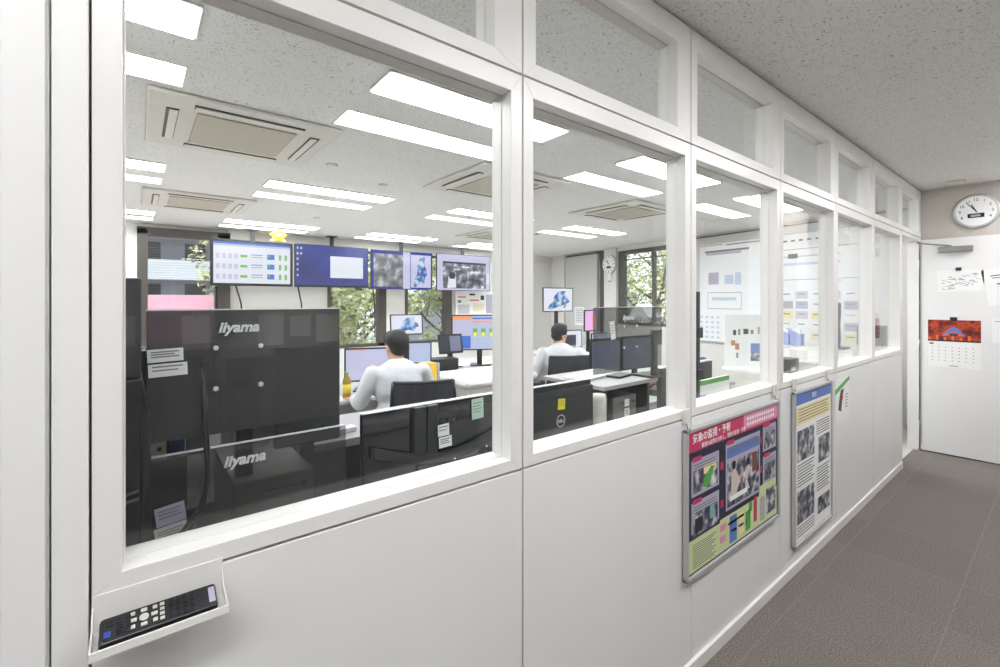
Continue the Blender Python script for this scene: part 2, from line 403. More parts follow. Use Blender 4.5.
# ---- ceiling lamps
def lamp_proto(kind):
    o = empty('ceiling_light', (0, 0, H))
    m = MB()
    if kind == 0:
        w, d = LW, .27; m.box((0, 0, -.012), (w, d, 0), OFFW); m.build('housing', o, bevel=.002)
        m = MB(); m.box((.012, .012, -.017), (w-.012, d-.012, -.0125), LAMP); m.build('diffuser', o)
    else:
        w, d = LW, .27
        m.box((0, 0, -.004), (w, .012, .1), OFFW); m.box((0, d-.012, -.004), (w, d, .1), OFFW); m.box((0, .012, -.004), (.012, d-.012, .1), OFFW); m.box((w-.012, .012, -.004), (w, d-.012, .1), OFFW); m.box((0, 0, .1), (w, d, .104), OFFW); m.build('housing', o)
        m = MB(); m.box((.013, .013, .085), (w-.013, d-.013, .09), LAMP); m.build('diffuser', o)
    return o
protos = [lamp_proto(0), lamp_proto(1)]; used = [False, False]
cn = ['left edge', 'second from left', 'third from left', 'fourth from left', 'fifth from left']
rn = ['row nearest the partition', 'middle row', 'row nearest the windows']
for ci, cx in enumerate(cols):
    for ri, ry in enumerate(rows):
        if cx+LW > SX0+SK*ry-.1: continue
        for k in (0, 1):
            o = protos[k] if not used[k] else copytree(protos[k]); used[k] = True
            o.location = (cx, ry+(.58 if k else 0), H)
            tag(o, '%s office ceiling light, %s column, %s' % (('flush', 'recessed')[k], cn[ci], rn[ri]), 'ceiling light', 'office ceiling lights')
def clamp(x, y, w, d, k, what):
    o = empty('ceiling_light', (x, y, H), '%s added corridor light out of view %s' % what, 'ceiling light', group='added corridor lights')
    m = MB(); m.box((0, 0, -.012), (w, d, 0), OFFW); m.build('housing', o, bevel=.002); m = MB(); m.box((.012, .012, -.017), (w-.012, d-.012, -.0125), k); m.build('diffuser', o)
clamp(-2.6, -.35, 1.5, .6, FILL_REAR, ('wide', 'just behind the viewer')); clamp(-4.8, -.35, 1.5, .6, FILL_REAR, ('wide', 'far behind the viewer'))  # wide lamps added out of view to light the corridor from behind
for x, w_, t_ in ((-1.04, 1.24, 'above the viewer'), (.95, 1.24, 'ahead of the viewer'), (3.0, 1.24, 'halfway to the open door'), (5.0, 1.1, 'just before the open door')):
    clamp(x, -.23, w_, .27, FILL_SLIM, ('slim', t_))  # unseen row added to brighten the partition, its reflections hidden on office lights
# ---- air conditioner cassettes
VENT = mat('taupe_grille', (186, 180, 166), .7); ACW = mat('warm_white_casing', (214, 211, 202), .5)
def cassette():
    o = empty('air_conditioner', (0, 0, H)); s = .5
    m = MB(); m.box((-s, -s, -.025), (s, s, 0), ACW); m.build('casing', o, bevel=.01)
    m = MB(); m.box((-.27, -.3, -.034), (.27, .3, -.0255), VENT); m.build('intake_grille', o, bevel=.003)
    for k in range(4):
        M = Matrix.Rotation(k*PI/2, 4, 'Z')
        m = MB(); m.box((-.29, .355, -.03), (.29, .415, -.0255), BLK, M); m.box((-.285, .36, -.036), (.285, .4, -.031), OFFW, M); m.build('air_flap', o)
    return o
ac = cassette(); first = True
for (x, y, w) in ((.55, 3.43, 'nearest the viewer, seen through the left pane'), (.55, 6.1, 'far back above the first hanging screen'), (2.66, 3.4, 'cut by the mullion between the first two panes'), (4.75, 3.45, 'seen through the second pane'), (4.75, 6.05, 'farthest on the right')):
    o = ac if first else copytree(ac); first = False; o.location = (x, y, H); tag(o, 'white square ceiling air conditioner cassette %s' % w, 'air conditioner', 'ceiling cassettes')
for (x, y, w) in ((1.25, 3.75, 'between the near and middle lights'), (1.85, 4.1, 'left of the mullion'), (1.9, 6.3, 'farther back')):
    m = MB(); m.lathe([(.0, -.02), (.03, -.02), (.045, -.008), (.045, 0)], OFFW, n=20); tag(m.build('ceiling_sensor', loc=(x, y, H)), 'small round white ceiling sensor %s' % w, 'sensor', 'ceiling sensors')
m = MB(); m.lathe([(.0, -.03), (.05, -.03), (.07, -.012), (.07, 0)], OFFW, n=24); tag(m.build('smoke_detector', loc=(5.95, .68, H)), 'round white smoke detector on the corridor ceiling near the clock', 'smoke detector')

# ================================================================== OUTSIDE
GROUND = mat('pale_asphalt', (150, 150, 150), .9); m = MB(); m.box((-30, 8.6, -3.6), (60, 60, -3.5), GROUND); m.box((8.95, -20, -3.6), (60, 8.6, -3.5), GROUND); struct(m.build('ground'))
APT = mat('white_apartment_wall', (196, 197, 202), .8); APD = mat('apartment_grey_wall', (140, 142, 150), .8); PNKW = mat('pink_painted_wall', (226, 168, 186), .8)  # grey wall behind the white balconies, also used for the house
o = empty('apartment_building', (-2, 30, -3.5), 'white apartment block with stacked balconies seen through the left window', 'building')
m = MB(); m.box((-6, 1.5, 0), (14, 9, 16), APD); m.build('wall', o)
for k in range(6):
    z = 1.5+k*2.3; m = MB(); m.box((-5, 0, z), (8.5, 1.5, z+1.05), APT); m.build('balcony', o)
    for q in range(6): 
        m = MB(); m.box((-4.2+q*2.1, 1.45, z+1.05), (-3.2+q*2.1, 1.52, z+2.1), CHARD); m.build('window', o)
m = MB(); m.box((-4, 13, -3.5), (2.3, 13.2, 1.62), PNKW); tag(m.build('boundary_wall'), 'pink painted wall standing outside below the apartment block', 'wall')
BARK = mat('tree_bark', (84, 74, 62), .9, bump=.5, bscale=20)
LEAFS = [mat('leaf_olive', (168, 172, 120), .7), mat('leaf_pale', (206, 208, 160), .7), mat('leaf_dark', (116, 122, 86), .7)]
def tree(x, y, h, r, n, label, seed):
    rn_ = random.Random(seed); o = empty('leafy_tree', (x, y, -3.5), label, 'tree', group='trees outside the windows')
    m = MB(); top = Vector((0, 0, h*.55)); m.cone((0, 0, 0), top, .22, .13, BARK, 10)
    for k in range(9):
        a = k*2.4+rn_.random(); p = Vector((0, 0, h*(.34+.03*k))); q = p+Vector((math.cos(a)*r*.7, math.sin(a)*r*.7, h*.2))
        mid = (p+q)/2+Vector((0, 0, -.2)); m.tube([p, mid, q], .05, BARK, 6); m.tube([mid, mid+Vector((math.cos(a+1)*r*.35, math.sin(a+1)*r*.35, .9))], .03, BARK, 5)
    m.build('trunk', o)
    m = MB()
    cl = [(Vector((rn_.gauss(0, r*.45), rn_.gauss(0, r*.45), h*.62+rn_.gauss(0, h*.17))), rn_.uniform(.4, .9)*r*.4) for _ in range(26)]
    for k in range(n):
        c, cr = rn_.choice(cl); d = Vector((rn_.gauss(0, 1), rn_.gauss(0, 1), rn_.gauss(0, 1))).normalized()*cr*rn_.random()**.4
        p = c+d; s = rn_.uniform(.05, .11); e = Euler((rn_.uniform(0, 6.3), rn_.uniform(0, 6.3), rn_.uniform(0, 6.3))).to_matrix()
        m.face([p+e@Vector((0, -s, 0)), p+e@Vector((s*.5, 0, .01)), p+e@Vector((0, s, 0)), p+e@Vector((-s*.5, 0, .01))], LEAFS[rn_.choice((0, 0, 1, 1, 2))])
    m.build('foliage', o)
tree(4.4, 13.2, 9.2, 2.9, 9000, 'leafy olive green tree outside the left of the two tree-filled windows', 1)
tree(10.2, 16.5, 9.4, 3.0, 9000, 'leafy olive green tree outside the right of the two tree-filled windows', 2)
tree(15.5, 10.0, 9.6, 2.9, 8000, 'leafy tree outside the side window beyond the round clock', 3)
tree(20, 8.0, 9.0, 2.6, 6000, 'leafy tree at the right edge of the side window', 4)
tree(15.5, 20.5, 9.0, 2.6, 5000, 'leafy tree partly hidden behind the farthest hanging screen', 5)
o = empty('neighbouring_house', (25, 27, -3.5), 'grey and white house dimly seen behind the trees', 'building')
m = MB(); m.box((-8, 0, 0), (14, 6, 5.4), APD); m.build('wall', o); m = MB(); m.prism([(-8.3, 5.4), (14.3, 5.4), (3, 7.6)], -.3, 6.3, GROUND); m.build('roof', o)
for q in range(5):
    m = MB(); m.box((-7+q*4, -.04, 2.6), (-5.4+q*4, .02, 4.2), CHARD); m.build('window', o)
o = empty('market_tent', (12.2, 8.2, -3.5), 'white canopy with peaked roof standing outside the side window', 'tent')
m = MB(); m.prism([(-.6, 4.6), (.6, 4.6), (.1, 5.0), (-.1, 5.0)], -.5, .5, PAPER, 'x'); m.build('canopy', o); o.scale = (.6, .6, 1); o.location.z = -3.62
for a in (-1, 1):
    for b in (-1, 1): m = MB(); m.cone((a*.45, b*.5, 0), (a*.45, b*.5, 4.62), .04, .04, STEEL, 8); m.build('leg', o)

# ================================================================== CORRIDOR THINGS
# open door leaf against the end wall
DX = 6.12; door = struct(empty('door_1', (DX, .945, .012), rz=-PI/2))
m = MB(); m.box((0, 0, 0), (.93, .04, 2.085), WHITE); m.build('leaf', door, bevel=.003)
m = MB(); m.box((.0, -.004, .05), (.012, -.0005, 2.06), ALU); m.build('edge_strip', door)
for z in (.25, 1.05, 1.85):
    m = MB(); m.cone((-.008, .0, z-.05), (-.008, .0, z+.05), .008, .008, STEEL, 10); m.build('hinge', door)
m = MB(); m.box((.13, -.05, 1.945), (.37, -.0008, 2.0), STEEL); m.build('door_closer', door, bevel=.008)
m = MB(); m.box((.2, -.044, 2.002), (.225, -.02, 2.012), STEEL); m.tube([(.21, -.03, 2.008), (.06, -.16, 2.03), (-.02, -.02, 2.06)], .008, STEEL, 8); m.build('closer_arm', door)
# printed sheets on the door (front faces local -y)
def sheet(name, x, z, w, h, label, cat, prints, rot=0, magnet=(BLK,), group=None):
    o = empty(name, (DX-.0015, .945-x, z), label, cat, rz=-PI/2, group=group); o.rotation_euler = Euler((0, rot, -PI/2), 'XYZ')
    m = MB(); m.box((-w/2, -.0008, -h/2), (w/2, 0, h/2), PAPER); m.build('sheet', o)
    m = MB()
    for (a, b, c, d, k) in prints: m.rect(a, b, c, d, k, -.0012)
    if prints: m.build('print', o)
    return o
rr = random.Random(3); pm = []
for k in range(70):
    a, b = rr.uniform(-.13, .11), rr.uniform(-.07, .05); b += a*.2
    b = max(-.085, min(.07, b)); pm.append((a, b, a+rr.uniform(.008, .03), b+.003, TXT if k % 3 else TXD))
sheet('line_map', .278, 1.685, .315, .205, 'landscape sheet with a fine line map pinned to the open white door', 'paper', pm)
cal = sheet('wall_calendar', .236, 1.08, .362, .455, 'calendar with a red and orange arched picture hanging on the open white door', 'calendar', [])
PIC = ramp_mat('sunset_arch_picture', [(.3, (40, 12, 14)), (.45, (120, 30, 22)), (.58, (196, 72, 26)), (.75, (60, 20, 20))], 14)
m = MB(); m.rect(-.181, .02, .181, .2275, PIC, -.0012)
arch = [(-.08+.16*k/12, .075+.085*math.sin(PI*k/12)) for k in range(13)]
m.face([(a, -.0016, b) for a, b in arch], PBLU); m.face([(a*.9, -.0018, .075+(b-.075)*.45) for a, b in arch], ORNG)
for k in range(6): m.rect(-.18+.055*k, .03, -.16+.055*k, .06+.02*(k % 2), ORNG, -.0017)
m.rect(-.03, .075, .03, .10, mat('purple_print', (76, 50, 80), .6), -.002); m.rect(-.181, .02, .181, .034, TXD, -.0021); m.build('picture', cal)
m = MB()
for r_ in range(5):
    for c_ in range(7): m.rect(-.155+.047*c_, -.04-.032*r_, -.146+.047*c_, -.034-.032*r_, TXT, -.0013)
m.rect(-.03, -.215, .03, -.209, TXT, -.0013); m.rect(-.17, -.012, -.14, .005, TXT, -.0013); m.build('dates', cal)
def magnet(x, z, w, h, label):
    m = MB(); m.box((-w/2, -.008, -h/2), (w/2, 0, h/2), TXD); tag(m.build('magnet', loc=(DX-.0045, .945-x, z), rz=-PI/2, bevel=.002), label, 'magnet', 'black magnets on the open door')
magnet(.236, 1.318, .05, .035, 'black magnet holding the picture calendar'); magnet(.27, 1.795, .04, .03, 'dark magnet holding the line map')
sheet('notice_sheet', .52, 1.62, .16, .33, 'white sheet hung crooked at the right edge of the door', 'paper', [(-.03, .1, .04, .108, TXD), (-.02, .08, .05, .086, TXD), (0, .02, .05, .03, TXD)], rot=-.16)
sheet('notice_sheet', .55, 1.22, .13, .23, 'smaller white sheet below the crooked one on the door', 'paper', [(-.05, .08, .03, .085, TXT)])
# wall clock
ck = empty('wall_clock', (6.197, .565, 2.335), 'round silver wall clock with a small digital display above the open door', 'clock', rz=-PI/2)
m = MB()
def disc(m, r, y0, y1, k, n=40): m.cone((0, y0, 0), (0, y1, 0), r, r, k, n)
disc(m, .162, 0, -.022, ALU); m.cone((0, -.022, 0), (0, -.032, 0), .162, .148, ALU, 40); m.build('case', ck)
m = MB(); disc(m, .137, -.032, -.0335, PAPER); m.build('dial', ck)
for k in range(12):
    a = k*PI/6; text(str(12 if k == 0 else k), .036, TXD, 'numeral', ck, (math.sin(a)*.108, -.0345, math.cos(a)*.108-.013)) if k not in (5, 6, 7) else None
m = MB(); m.box((-.055, -.036, -.062), (.055, -.034, -.022), TXD); m.box((-.035, -.0365, -.052), (.03, -.0361, -.034), LAV); m.build('digital_display', ck)
m = MB(); M = Matrix.Rotation(R(-26), 4, 'Y'); m.box((-.004, -.038, -.01), (.004, -.037, .07), TXD, M); m.build('hour_hand', ck)
m = MB(); M = Matrix.Rotation(R(-37), 4, 'Y'); m.box((-.003, -.040, -.015), (.003, -.039, .102), TXD, M); m.build('minute_hand', ck)

for k, (x, z, w_, h_) in enumerate(((.28, 1.31, .14, .2), (.68, 1.31, .15, .2), (.86, 1.33, .13, .14), (1.06, 1.31, .2, .19), (1.3, 1.29, .2, .21), (-.1, 1.33, .2, .16))):
    m = MB(); m.box((-w_/2, 0, -h_/2), (w_/2, .001, h_/2), PAPER); m.cone((0, .001, h_/2-.01), (0, .008, h_/2-.01), .008, .007, BLK, 8)
    tag(m.build('notice_sheet', loc=(x, -1.1495, z)), 'white notice pinned on the grey corridor wall behind the viewer', 'paper', 'notices behind the viewer')
# posters hung from the sill
def poster(x0, x1, z0, z1, label, name='framed_poster'):
    o = empty(name, ((x0+x1)/2, PY-.004, (z0+z1)/2), label, 'poster', group=None); w, h = (x1-x0)/2, (z1-z0)/2
    m = MB(); m.box((-w+.008, -.012, -h+.008), (w-.008, -.002, h-.008), NAVY); m.build('board', o)
    m = MB(); t = .016
    m.box((-w, -.02, -h), (-w+t, 0, h), ALU); m.box((w-t, -.02, -h), (w, 0, h), ALU); m.box((-w, -.02, -h), (w, 0, -h+t), ALU); m.box((-w, -.02, h-t), (w, 0, h), ALU); m.build('frame', o, bevel=.004)
    return o, w, h
def hook(x, label, z=1.015):
    m = MB(); m.box((-.02, -.012, -.0), (.02, 0, .055), OFFW); m.tube([(0, -.006, .0), (0, -.012, -.02), (0, -.022, -.03), (0, -.022, -.015)], .003, STEEL, 6)
    tag(m.build('poster_hook', loc=(x, PY-.001, z), bevel=.003), label, 'hook', 'hooks holding the posters')
p1, w, h = poster(1.672, 2.575, .395, .992, 'landscape poster with pink title band and navy ground hung on the white partition')
m = MB(); rr = random.Random(5)
X0, X1, Z0, Z1 = -w+.018, w-.018, -h+.018, h-.018
def UV(u, v): return (X0+(X1-X0)*u, Z1+(Z0-Z1)*v)
def q(mm, u0, v0, u1, v1, k, y):
    a = UV(u0, v1); b = UV(u1, v0); mm.rect(a[0], a[1], b[0], b[1], k, y)
q(m, 0, 0, 1, .14, RED, -.0125); q(m, .56, 0, 1, .12, PINK, -.0128)
for r_ in range(2):
    for c_ in range(12): q(m, .6+c_*.03, .03+r_*.045, .62+c_*.03, .055+r_*.045, PAPER, -.0132)
for (u0, v0, u1, v1) in ((.03, .2, .29, .46), (.03, .5, .29, .76), (.36, .18, .76, .70), (.8, .16, .98, .38), (.8, .42, .98, .66)):
    q(m, u0, v0, u1, v1, LAV, -.0127); q(m, u0+.015, v0+(v1-v0)*.3, u1-.015, v1-.02, PHOTO, -.0131)
    q(m, u0+.01, v0-.02, u0+.09, v0+.015, RED, -.0133)
    for k in range(3): q(m, u0+.02, v0+.035+.02*k, u1-.03, v0+.042+.02*k, TXT, -.0133)
m.face([(UV(a_, b_)[0], -.0134, UV(a_, b_)[1]) for a_, b_ in ((.17, .43), (.2, .42), (.22, .34), (.25, .3), (.21, .29), (.14, .36), (.13, .42))], GRN)
q(m, .14, .27, .26, .33, PYEL, -.0133); q(m, .2, .58, .24, .68, mat('teal_print', (120, 180, 176), .6), -.0134); q(m, .06, .62, .13, .72, TXD, -.0134)
SKP = mat('pale_figure_print', (214, 196, 190), .6)
for (u, v, a_) in ((.45, .40, 1), (.61, .42, -1)):
    def pq(pts, k, y): m.face([(UV(x_, z_)[0], y, UV(x_, z_)[1]) for x_, z_ in reversed(pts)], k)
    pq([(u-.03, v+.02), (u+.01, v), (u+.03, v+.03), (u+.04*a_+.03, v+.12), (u+.02, v+.2), (u-.035, v+.2)], SKP, -.0134); pq([(u-.016, v), (u-.018, v-.05), (u, v-.07), (u+.018, v-.05), (u+.014, v)], TXD, -.0135)
q(m, .37, .22, .75, .30, PBLU, -.01325); q(m, .66, .34, .72, .5, mat('brown_print', (120, 84, 76), .6), -.0134); q(m, .4, .6, .6, .64, PAPER, -.0135)
for (u, v) in ((.32, .33), (.32, .62), (.77, .27), (.77, .52)): q(m, u-.015, v-.03, u+.015, v+.03, RED, -.0128)
q(m, .01, .74, .99, .99, PGRN, -.0126); q(m, 0, .72, .3, .76, NAVY, -.0129); q(m, .75, .66, .98, .9, PGRN, -.01265)
for k in range(11): q(m, .04, .80+.016*k, .26-.02*(k % 3), .806+.016*k, TXT, -.0132)
for (u0, v0, u1, v1, k) in ((.3, .78, .36, .83, PINK), (.3, .87, .36, .92, PINK), (.4, .76, .48, .97, PBLU), (.5, .78, .56, .95, PYEL), (.58, .8, .64, .96, GRN), (.62, .74, .66, .82, GRN), (.68, .72, .72, .93, RED), (.76, .76, .82, .96, LAV), (.84, .72, .97, .94, PHOTO), (.38, .8, .56, .82, TXT), (.42, .87, .6, .89, PAPER)): q(m, u0, v0, u1, v1, k, -.0133)
m.build('print', p1)
a = UV(.04, .065); text('気象の監視・予報', .040, WTXT, 'title', p1, (a[0], -.0138, a[1]-.005), bold=.0006, align='LEFT', ext=.0002)
a = UV(.12, .12); text('観測の結果を分析し、現象を監視・予測', .022, WTXT, 'subtitle', p1, (a[0], -.0138, a[1]-.004), align='LEFT', ext=.0002)
p2, w, h = poster(2.78, 3.40, .15, 1.0, 'portrait poster with blue title band beside the pink-titled poster')
X0, X1, Z0, Z1 = -w+.018, w-.018, -h+.018, h-.018
m = MB(); q(m, 0, 0, 1, 1, PAPER, -.0125); q(m, 0, 0, 1, .075, PBLU, -.0129); q(m, .03, .09, .97, .21, PYEL, -.0129)
for k in range(5): q(m, .08, .105+.02*k, .92-.05*(k % 2), .111+.02*k, TXT, -.0133)
for (u0, v0, u1, v1) in ((.05, .25, .5, .46), (.62, .36, .96, .55), (.05, .66, .5, .88), (.6, .8, .96, .92)): q(m, u0, v0, u1, v1, PHOTO, -.0131)
for k in range(6): q(m, .56, .24+.018*k, .95, .247+.018*k, TXT, -.0133)
for k in range(8): q(m, .05, .48+.02*k, .5-.04*(k % 3), .488+.02*k, TXT, -.0133)
for k in range(9): q(m, .57, .58+.02*k, .95-.04*(k % 2), .588+.02*k, TXT, -.0133)
for k in range(4): q(m, .05, .90+.02*k, .5, .907+.02*k, TXT, -.0133)
m.build('print', p2); a = UV(.5, .05); text('観測', .035, WTXT, 'title', p2, (a[0], -.0138, a[1]-.003), ext=.0002)
for x, l in ((1.695, 'at the left corner of the pink-titled poster'), (2.55, 'at the right corner of the pink-titled poster'), (2.82, 'at the left corner of the blue-titled poster'), (3.36, 'at the right corner of the blue-titled poster')): hook(x, 'small white hook under the sill '+l)
# flyer
fl = empty('paper_flyer', (3.66, PY-.003, .885), 'white flyer with a green stripe and a purple map hung beside the portrait poster', 'flyer')
m = MB(); m.box((-.15, -.002, -.19), (.15, 0, .1), PAPER); m.build('sheet', fl)
m = MB(); m.face([(-.15, -.0024, .035), (.15, -.0024, .1), (.15, -.0024, .075), (-.15, -.0024, .0)], GRN)
m.face([(-.09, -.0026, -.1), (-.03, -.0026, -.12), (0, -.0026, -.02), (.03, -.0026, .03), (-.04, -.0026, .02), (-.07, -.0026, -.04)], mat('purple_print', (76, 50, 80), .6))
m.face([(-.02, -.0028, -.06), (.02, -.0028, -.03), (.0, -.0028, -.0)], ORNG)
for k in range(5): m.rect(.05, -.02-.02*k, .12, -.015-.02*k, TXT, -.0025)
m.build('print', fl)

# remote and tray
tr = empty('remote_tray', (.035, PY, .975), 'white wall-mounted metal tray below the left window holding a remote', 'tray')
W_ = .088
m = MB(); m.box((-W_, -.002, .0), (W_, 0, .062), WHITE2); m.build('back_plate', tr, bevel=.001)
m = MB(); m.box((-W_, -.068, -.001), (W_, -.002, .002), WHITE2); m.box((-W_, -.07, -.001), (W_, -.067, .013), WHITE2); m.build('shelf', tr, bevel=.001)
for s_ in (-1, 1):
    m = MB(); m.prism([(-.068, .002), (-.002, .002), (-.002, .045), (-.02, .020), (-.068, .013)], s_*W_, s_*(W_-.002), WHITE2, 'x'); m.build('end_cheek', tr)
rm = empty('remote_control', (.033, PY-.040, .9915), 'long black remote control lying in the white wall tray', 'remote control'); rm.rotation_euler = (R(24), 0, R(0))
L = .076
m = MB(); m.box((-L, -.022, -.006), (L, .022, .010), BLK); b_ = m.build('body', rm, bevel=.005)
m = MB(); m.box((-L+.006, -.019, .0102), (L-.004, .019, .0108), CHARD); m.build('face_plate', rm)
def btn(x, y, sx, sy, k, h_=.002): 
    m = MB(); m.box((x-sx, y-sy, .011), (x+sx, y+sy, .011+h_), k); m.build('button', rm, bevel=.0006)
for c_ in range(2):
    for r_ in range(3): btn(-.062+c_*.011+.010, -.011+r_*.010, .0035, .003, BLK)
btn(-.066, -.010, .004, .005, BLUE); btn(-.064, .008, .005, .004, BLK)
LG = mat('pale_grey_rubber', (196, 194, 184), .6)
m = MB(); m.lathe([(.006, .011), (.006, .0125)], LG, (-.022, 0, 0)); m.build('button', rm)
for k in range(4): a = k*PI/2; btn(-.022+.013*math.cos(a), .012*math.sin(a), .004, .003, LG)
for (x, y) in ((-.036, -.011), (-.036, .011), (-.008, -.011), (-.008, .011)): btn(x, y, .003, .003, LG)
for r_ in range(4): btn(.001, -.0125+r_*.0082, .003, .0026, LG)
for c_ in range(4):
    for r_ in range(4): btn(.012+c_*.0095, -.0135+r_*.009, .0032, .003, BLK, .0022)
m = MB(); m.box((L-.012, -.014, .0108), (L-.003, .014, .0112), LAV); m.build('end_label', rm)

# ================================================================== OFFICE: HANGING SCREENS
EW = emit('screen_white', (236, 238, 250), .72); ELB = emit('screen_pale_blue', (196, 206, 240), .72); EBL = emit('screen_deep_blue', (22, 42, 150), .8); EGR = emit('screen_green', (110, 176, 90), .9)
EDB = emit('screen_mid_blue', (70, 110, 190), 1.0); EDK = emit('screen_dark', (46, 50, 66), .8); ELV = emit('screen_lavender', (206, 204, 236), .72); EOR = emit('screen_orange', (226, 150, 110), 1); EYL = emit('screen_yellow', (226, 220, 90), 1); EPK = emit('screen_pink', (216, 160, 214), 1.0); EGY = emit('screen_grey_blue', (120, 124, 150), .8)
EMAP = ramp_mat('screen_radar_map', [(.38, (200, 214, 236)), (.46, (120, 170, 220)), (.54, (40, 90, 170)), (.62, (30, 60, 140)), (.7, (190, 200, 80))], 9, emission=.75)
EPH = ramp_mat('screen_video', [(.36, (24, 26, 32)), (.5, (86, 90, 104)), (.6, (150, 150, 160)), (.7, (230, 230, 236))], 7, emission=.9)
EGM = ramp_mat('screen_grey_relief', [(.35, (60, 62, 70)), (.5, (112, 114, 120)), (.65, (190, 190, 196))], 6, emission=.8)
SBLUE = ramp_mat('screen_blue_gradient', [(.35, (16, 30, 112)), (.65, (50, 72, 176))], 1.2, emission=.7)
def display(name, x, y, zb, w, h, yaw, label, cat, content, stand='desk', base_z=None, tilt=0, thick=.035, bez=.014, group=None, case=BLK, backmat=None):
    """screen faces local -y; x,y = centre of the screen, zb = bottom edge"""
    o = empty(name, (x, y, base_z if base_z is not None else zb), label, cat, rz=yaw, group=group)
    z0 = zb-(base_z if base_z is not None else zb)
    M = Matrix.Translation((0, 0, z0)) @ Matrix.Rotation(tilt, 4, 'X')
    def tf(mm):
        mm.v = [tuple(M @ Vector(v)) for v in mm.v]; return mm
    m = MB(); m.box((-w/2, 0, 0), (w/2, thick*.5, h), case); m.box((-w*.38, thick*.5, h*.12), (w*.38, thick, h*.85), backmat or case); tf(m).build('case', o, bevel=.003)
    m = MB(); m.rect(-w/2+bez, bez, w/2-bez, h-bez, content[0], -.0012); tf(m).build('screen', o)
    if len(content) > 1:
        m = MB(); a0, b0, sw, sh = -w/2+bez, bez, w-2*bez, h-2*bez
        for i, it in enumerate(content[1]):
            if len(it) == 2: m.face([(a0+sw*u, -.0016-.00005*i, b0+sh*(1-v)) for u, v in reversed(it[0])], it[1]); continue
            u0, v0, u1, v1, k = it; m.rect(a0+sw*u0, b0+sh*(1-v1), a0+sw*u1, b0+sh*(1-v0), k, -.0016-.00005*i)
        tf(m).build('screen_picture', o)
    if stand == 'desk':
        m = MB(); m.box((-.03, thick, 0.0), (.03, thick+.02, z0+h*.35), case); m.build('stand_neck', o, bevel=.003)
        m = MB(); m.prism([(-.12, -.04), (.12, -.04), (.10, .14), (-.10, .14)], 0, .012, case, 'z'); m.build('stand_base', o, bevel=.003)
    elif stand == 'ceiling':
        t = H-zb
        m = MB(); m.box((-.03, thick, h*.5), (.03, thick+.03, t), BLK); m.box((-.09, thick-.01, h*.4), (.09, thick+.03, h*.6), BLK); m.box((-.08, thick-.05, t-.012), (.08, thick+.08, t), BLK); m.build('ceiling_bracket', o)
    return o
BLOB = [(.12, .92), (.2, .72), (.32, .6), (.36, .35), (.5, .14), (.78, .1), (.74, .3), (.86, .45), (.9, .62), (.8, .66), (.74, .88), (.55, .78), (.42, .86), (.25, .95)]
c1 = [(0, 0, 1, .05, EDB), (0, .05, 1, .1, ELB)]
for r_ in range(3):
    v = .28+r_*.25
    for c_ in range(4): c1.append((.03+c_*.075, v, .075+c_*.075, v+.12, ELV))
    c1 += [(.33, v+.02, .42, v+.08, EGR), (.47, v+.0, .62, v+.02, EDB), (.47, v+.06, .62, v+.08, EGR), (.68, v-.02, .78, v+.11, EDB), (.69, v, .72, v+.05, EGR), (.84, v-.02, .875, v+.12, EGR), (.92, v-.02, .955, v+.12, EGR)]
display('hanging_screen', 1.43, 7.9, 1.715, 1.14, .70, 0, 'large ceiling-hung screen showing a white table with green cells, leftmost of four', 'screen', (EW, c1), 'ceiling', thick=.06, bez=.04, group='ceiling-hung screens')
c2 = [(.46, .24, .93, .78, EW)]+[(.02+.045*(k//6), .06+.13*(k % 6), .04+.045*(k//6), .11+.13*(k % 6), ELB) for k in range(8)]+[(0, .96, 1, 1, EDK)]
display('hanging_screen', 2.65, 7.9, 1.715, 1.25, .71, 0, 'large ceiling-hung screen with deep blue desktop and a white window', 'screen', (SBLUE, c2), 'ceiling', thick=.06, bez=.012, group='ceiling-hung screens')
c3 = [(.03, .08, .5, .95, EGM), (.5, .0, .62, 1, ELV), (.63, .06, .98, .96, ELV), ([(.64+.3*u, v) for u, v in BLOB], EMAP)]
display('hanging_screen', 3.96, 7.9, 1.70, 1.27, .72, 0, 'large ceiling-hung screen split between grey relief map and blue radar map', 'screen', (EBL, c3), 'ceiling', thick=.06, bez=.012, group='ceiling-hung screens')
c4 = [(.1, .2, .92, .95, EPH), (.1, .2, .92, .25, EDK), (.2, .62, .34, .93, EW), (.22, .5, .32, .68, EDK), (.45, .32, .6, .36, EW), (.62, .45, .78, .5, EW), (.3, .4, .4, .43, EW), (.94, .5, .99, .8, EW)]
display('hanging_screen', 5.36, 7.9, 1.69, 1.34, .75, 0, 'large ceiling-hung screen showing a video of an office, rightmost of four', 'screen', (ELV, c4), 'ceiling', thick=.06, bez=.012, group='ceiling-hung screens')
m = MB(); pts = []
for k in range(10):
    a = k*PI/5; r_ = .11 if k % 2 == 0 else .07; pts.append((math.sin(a)*r_*1.25, math.cos(a)*r_+.09))
m.prism(pts, -.02, .02, mat('orange_felt', (236, 160, 50), .8)); m.ell((0, -.03, .09), (.05, .02, .035), mat('yellow_felt', (244, 214, 90), .8), 12, 8)
m.ell((-.08, 0, .02), (.03, .02, .02), PAPER, 10, 6); m.ell((.08, 0, .02), (.03, .02, .02), PAPER, 10, 6)
tag(m.build('felt_ornament', loc=(1.78, 7.9, 2.425), bevel=.008), 'small orange and yellow felt ornament sitting on the leftmost hanging screen', 'ornament')
m = MB()
for (x0, w_) in ((1.2, .4), (2.1, .5), (3.4, .4)): m.tube([(x0, 8.0, 1.75), (x0+.1, 8.15, 1.45), (x0+.15, 8.25, 1.1), (x0+.16, 8.27, .8)], .012, BLK, 6)
tag(m.build('screen_cables'), 'black cables hanging down the wall below the ceiling-hung screens', 'cables')

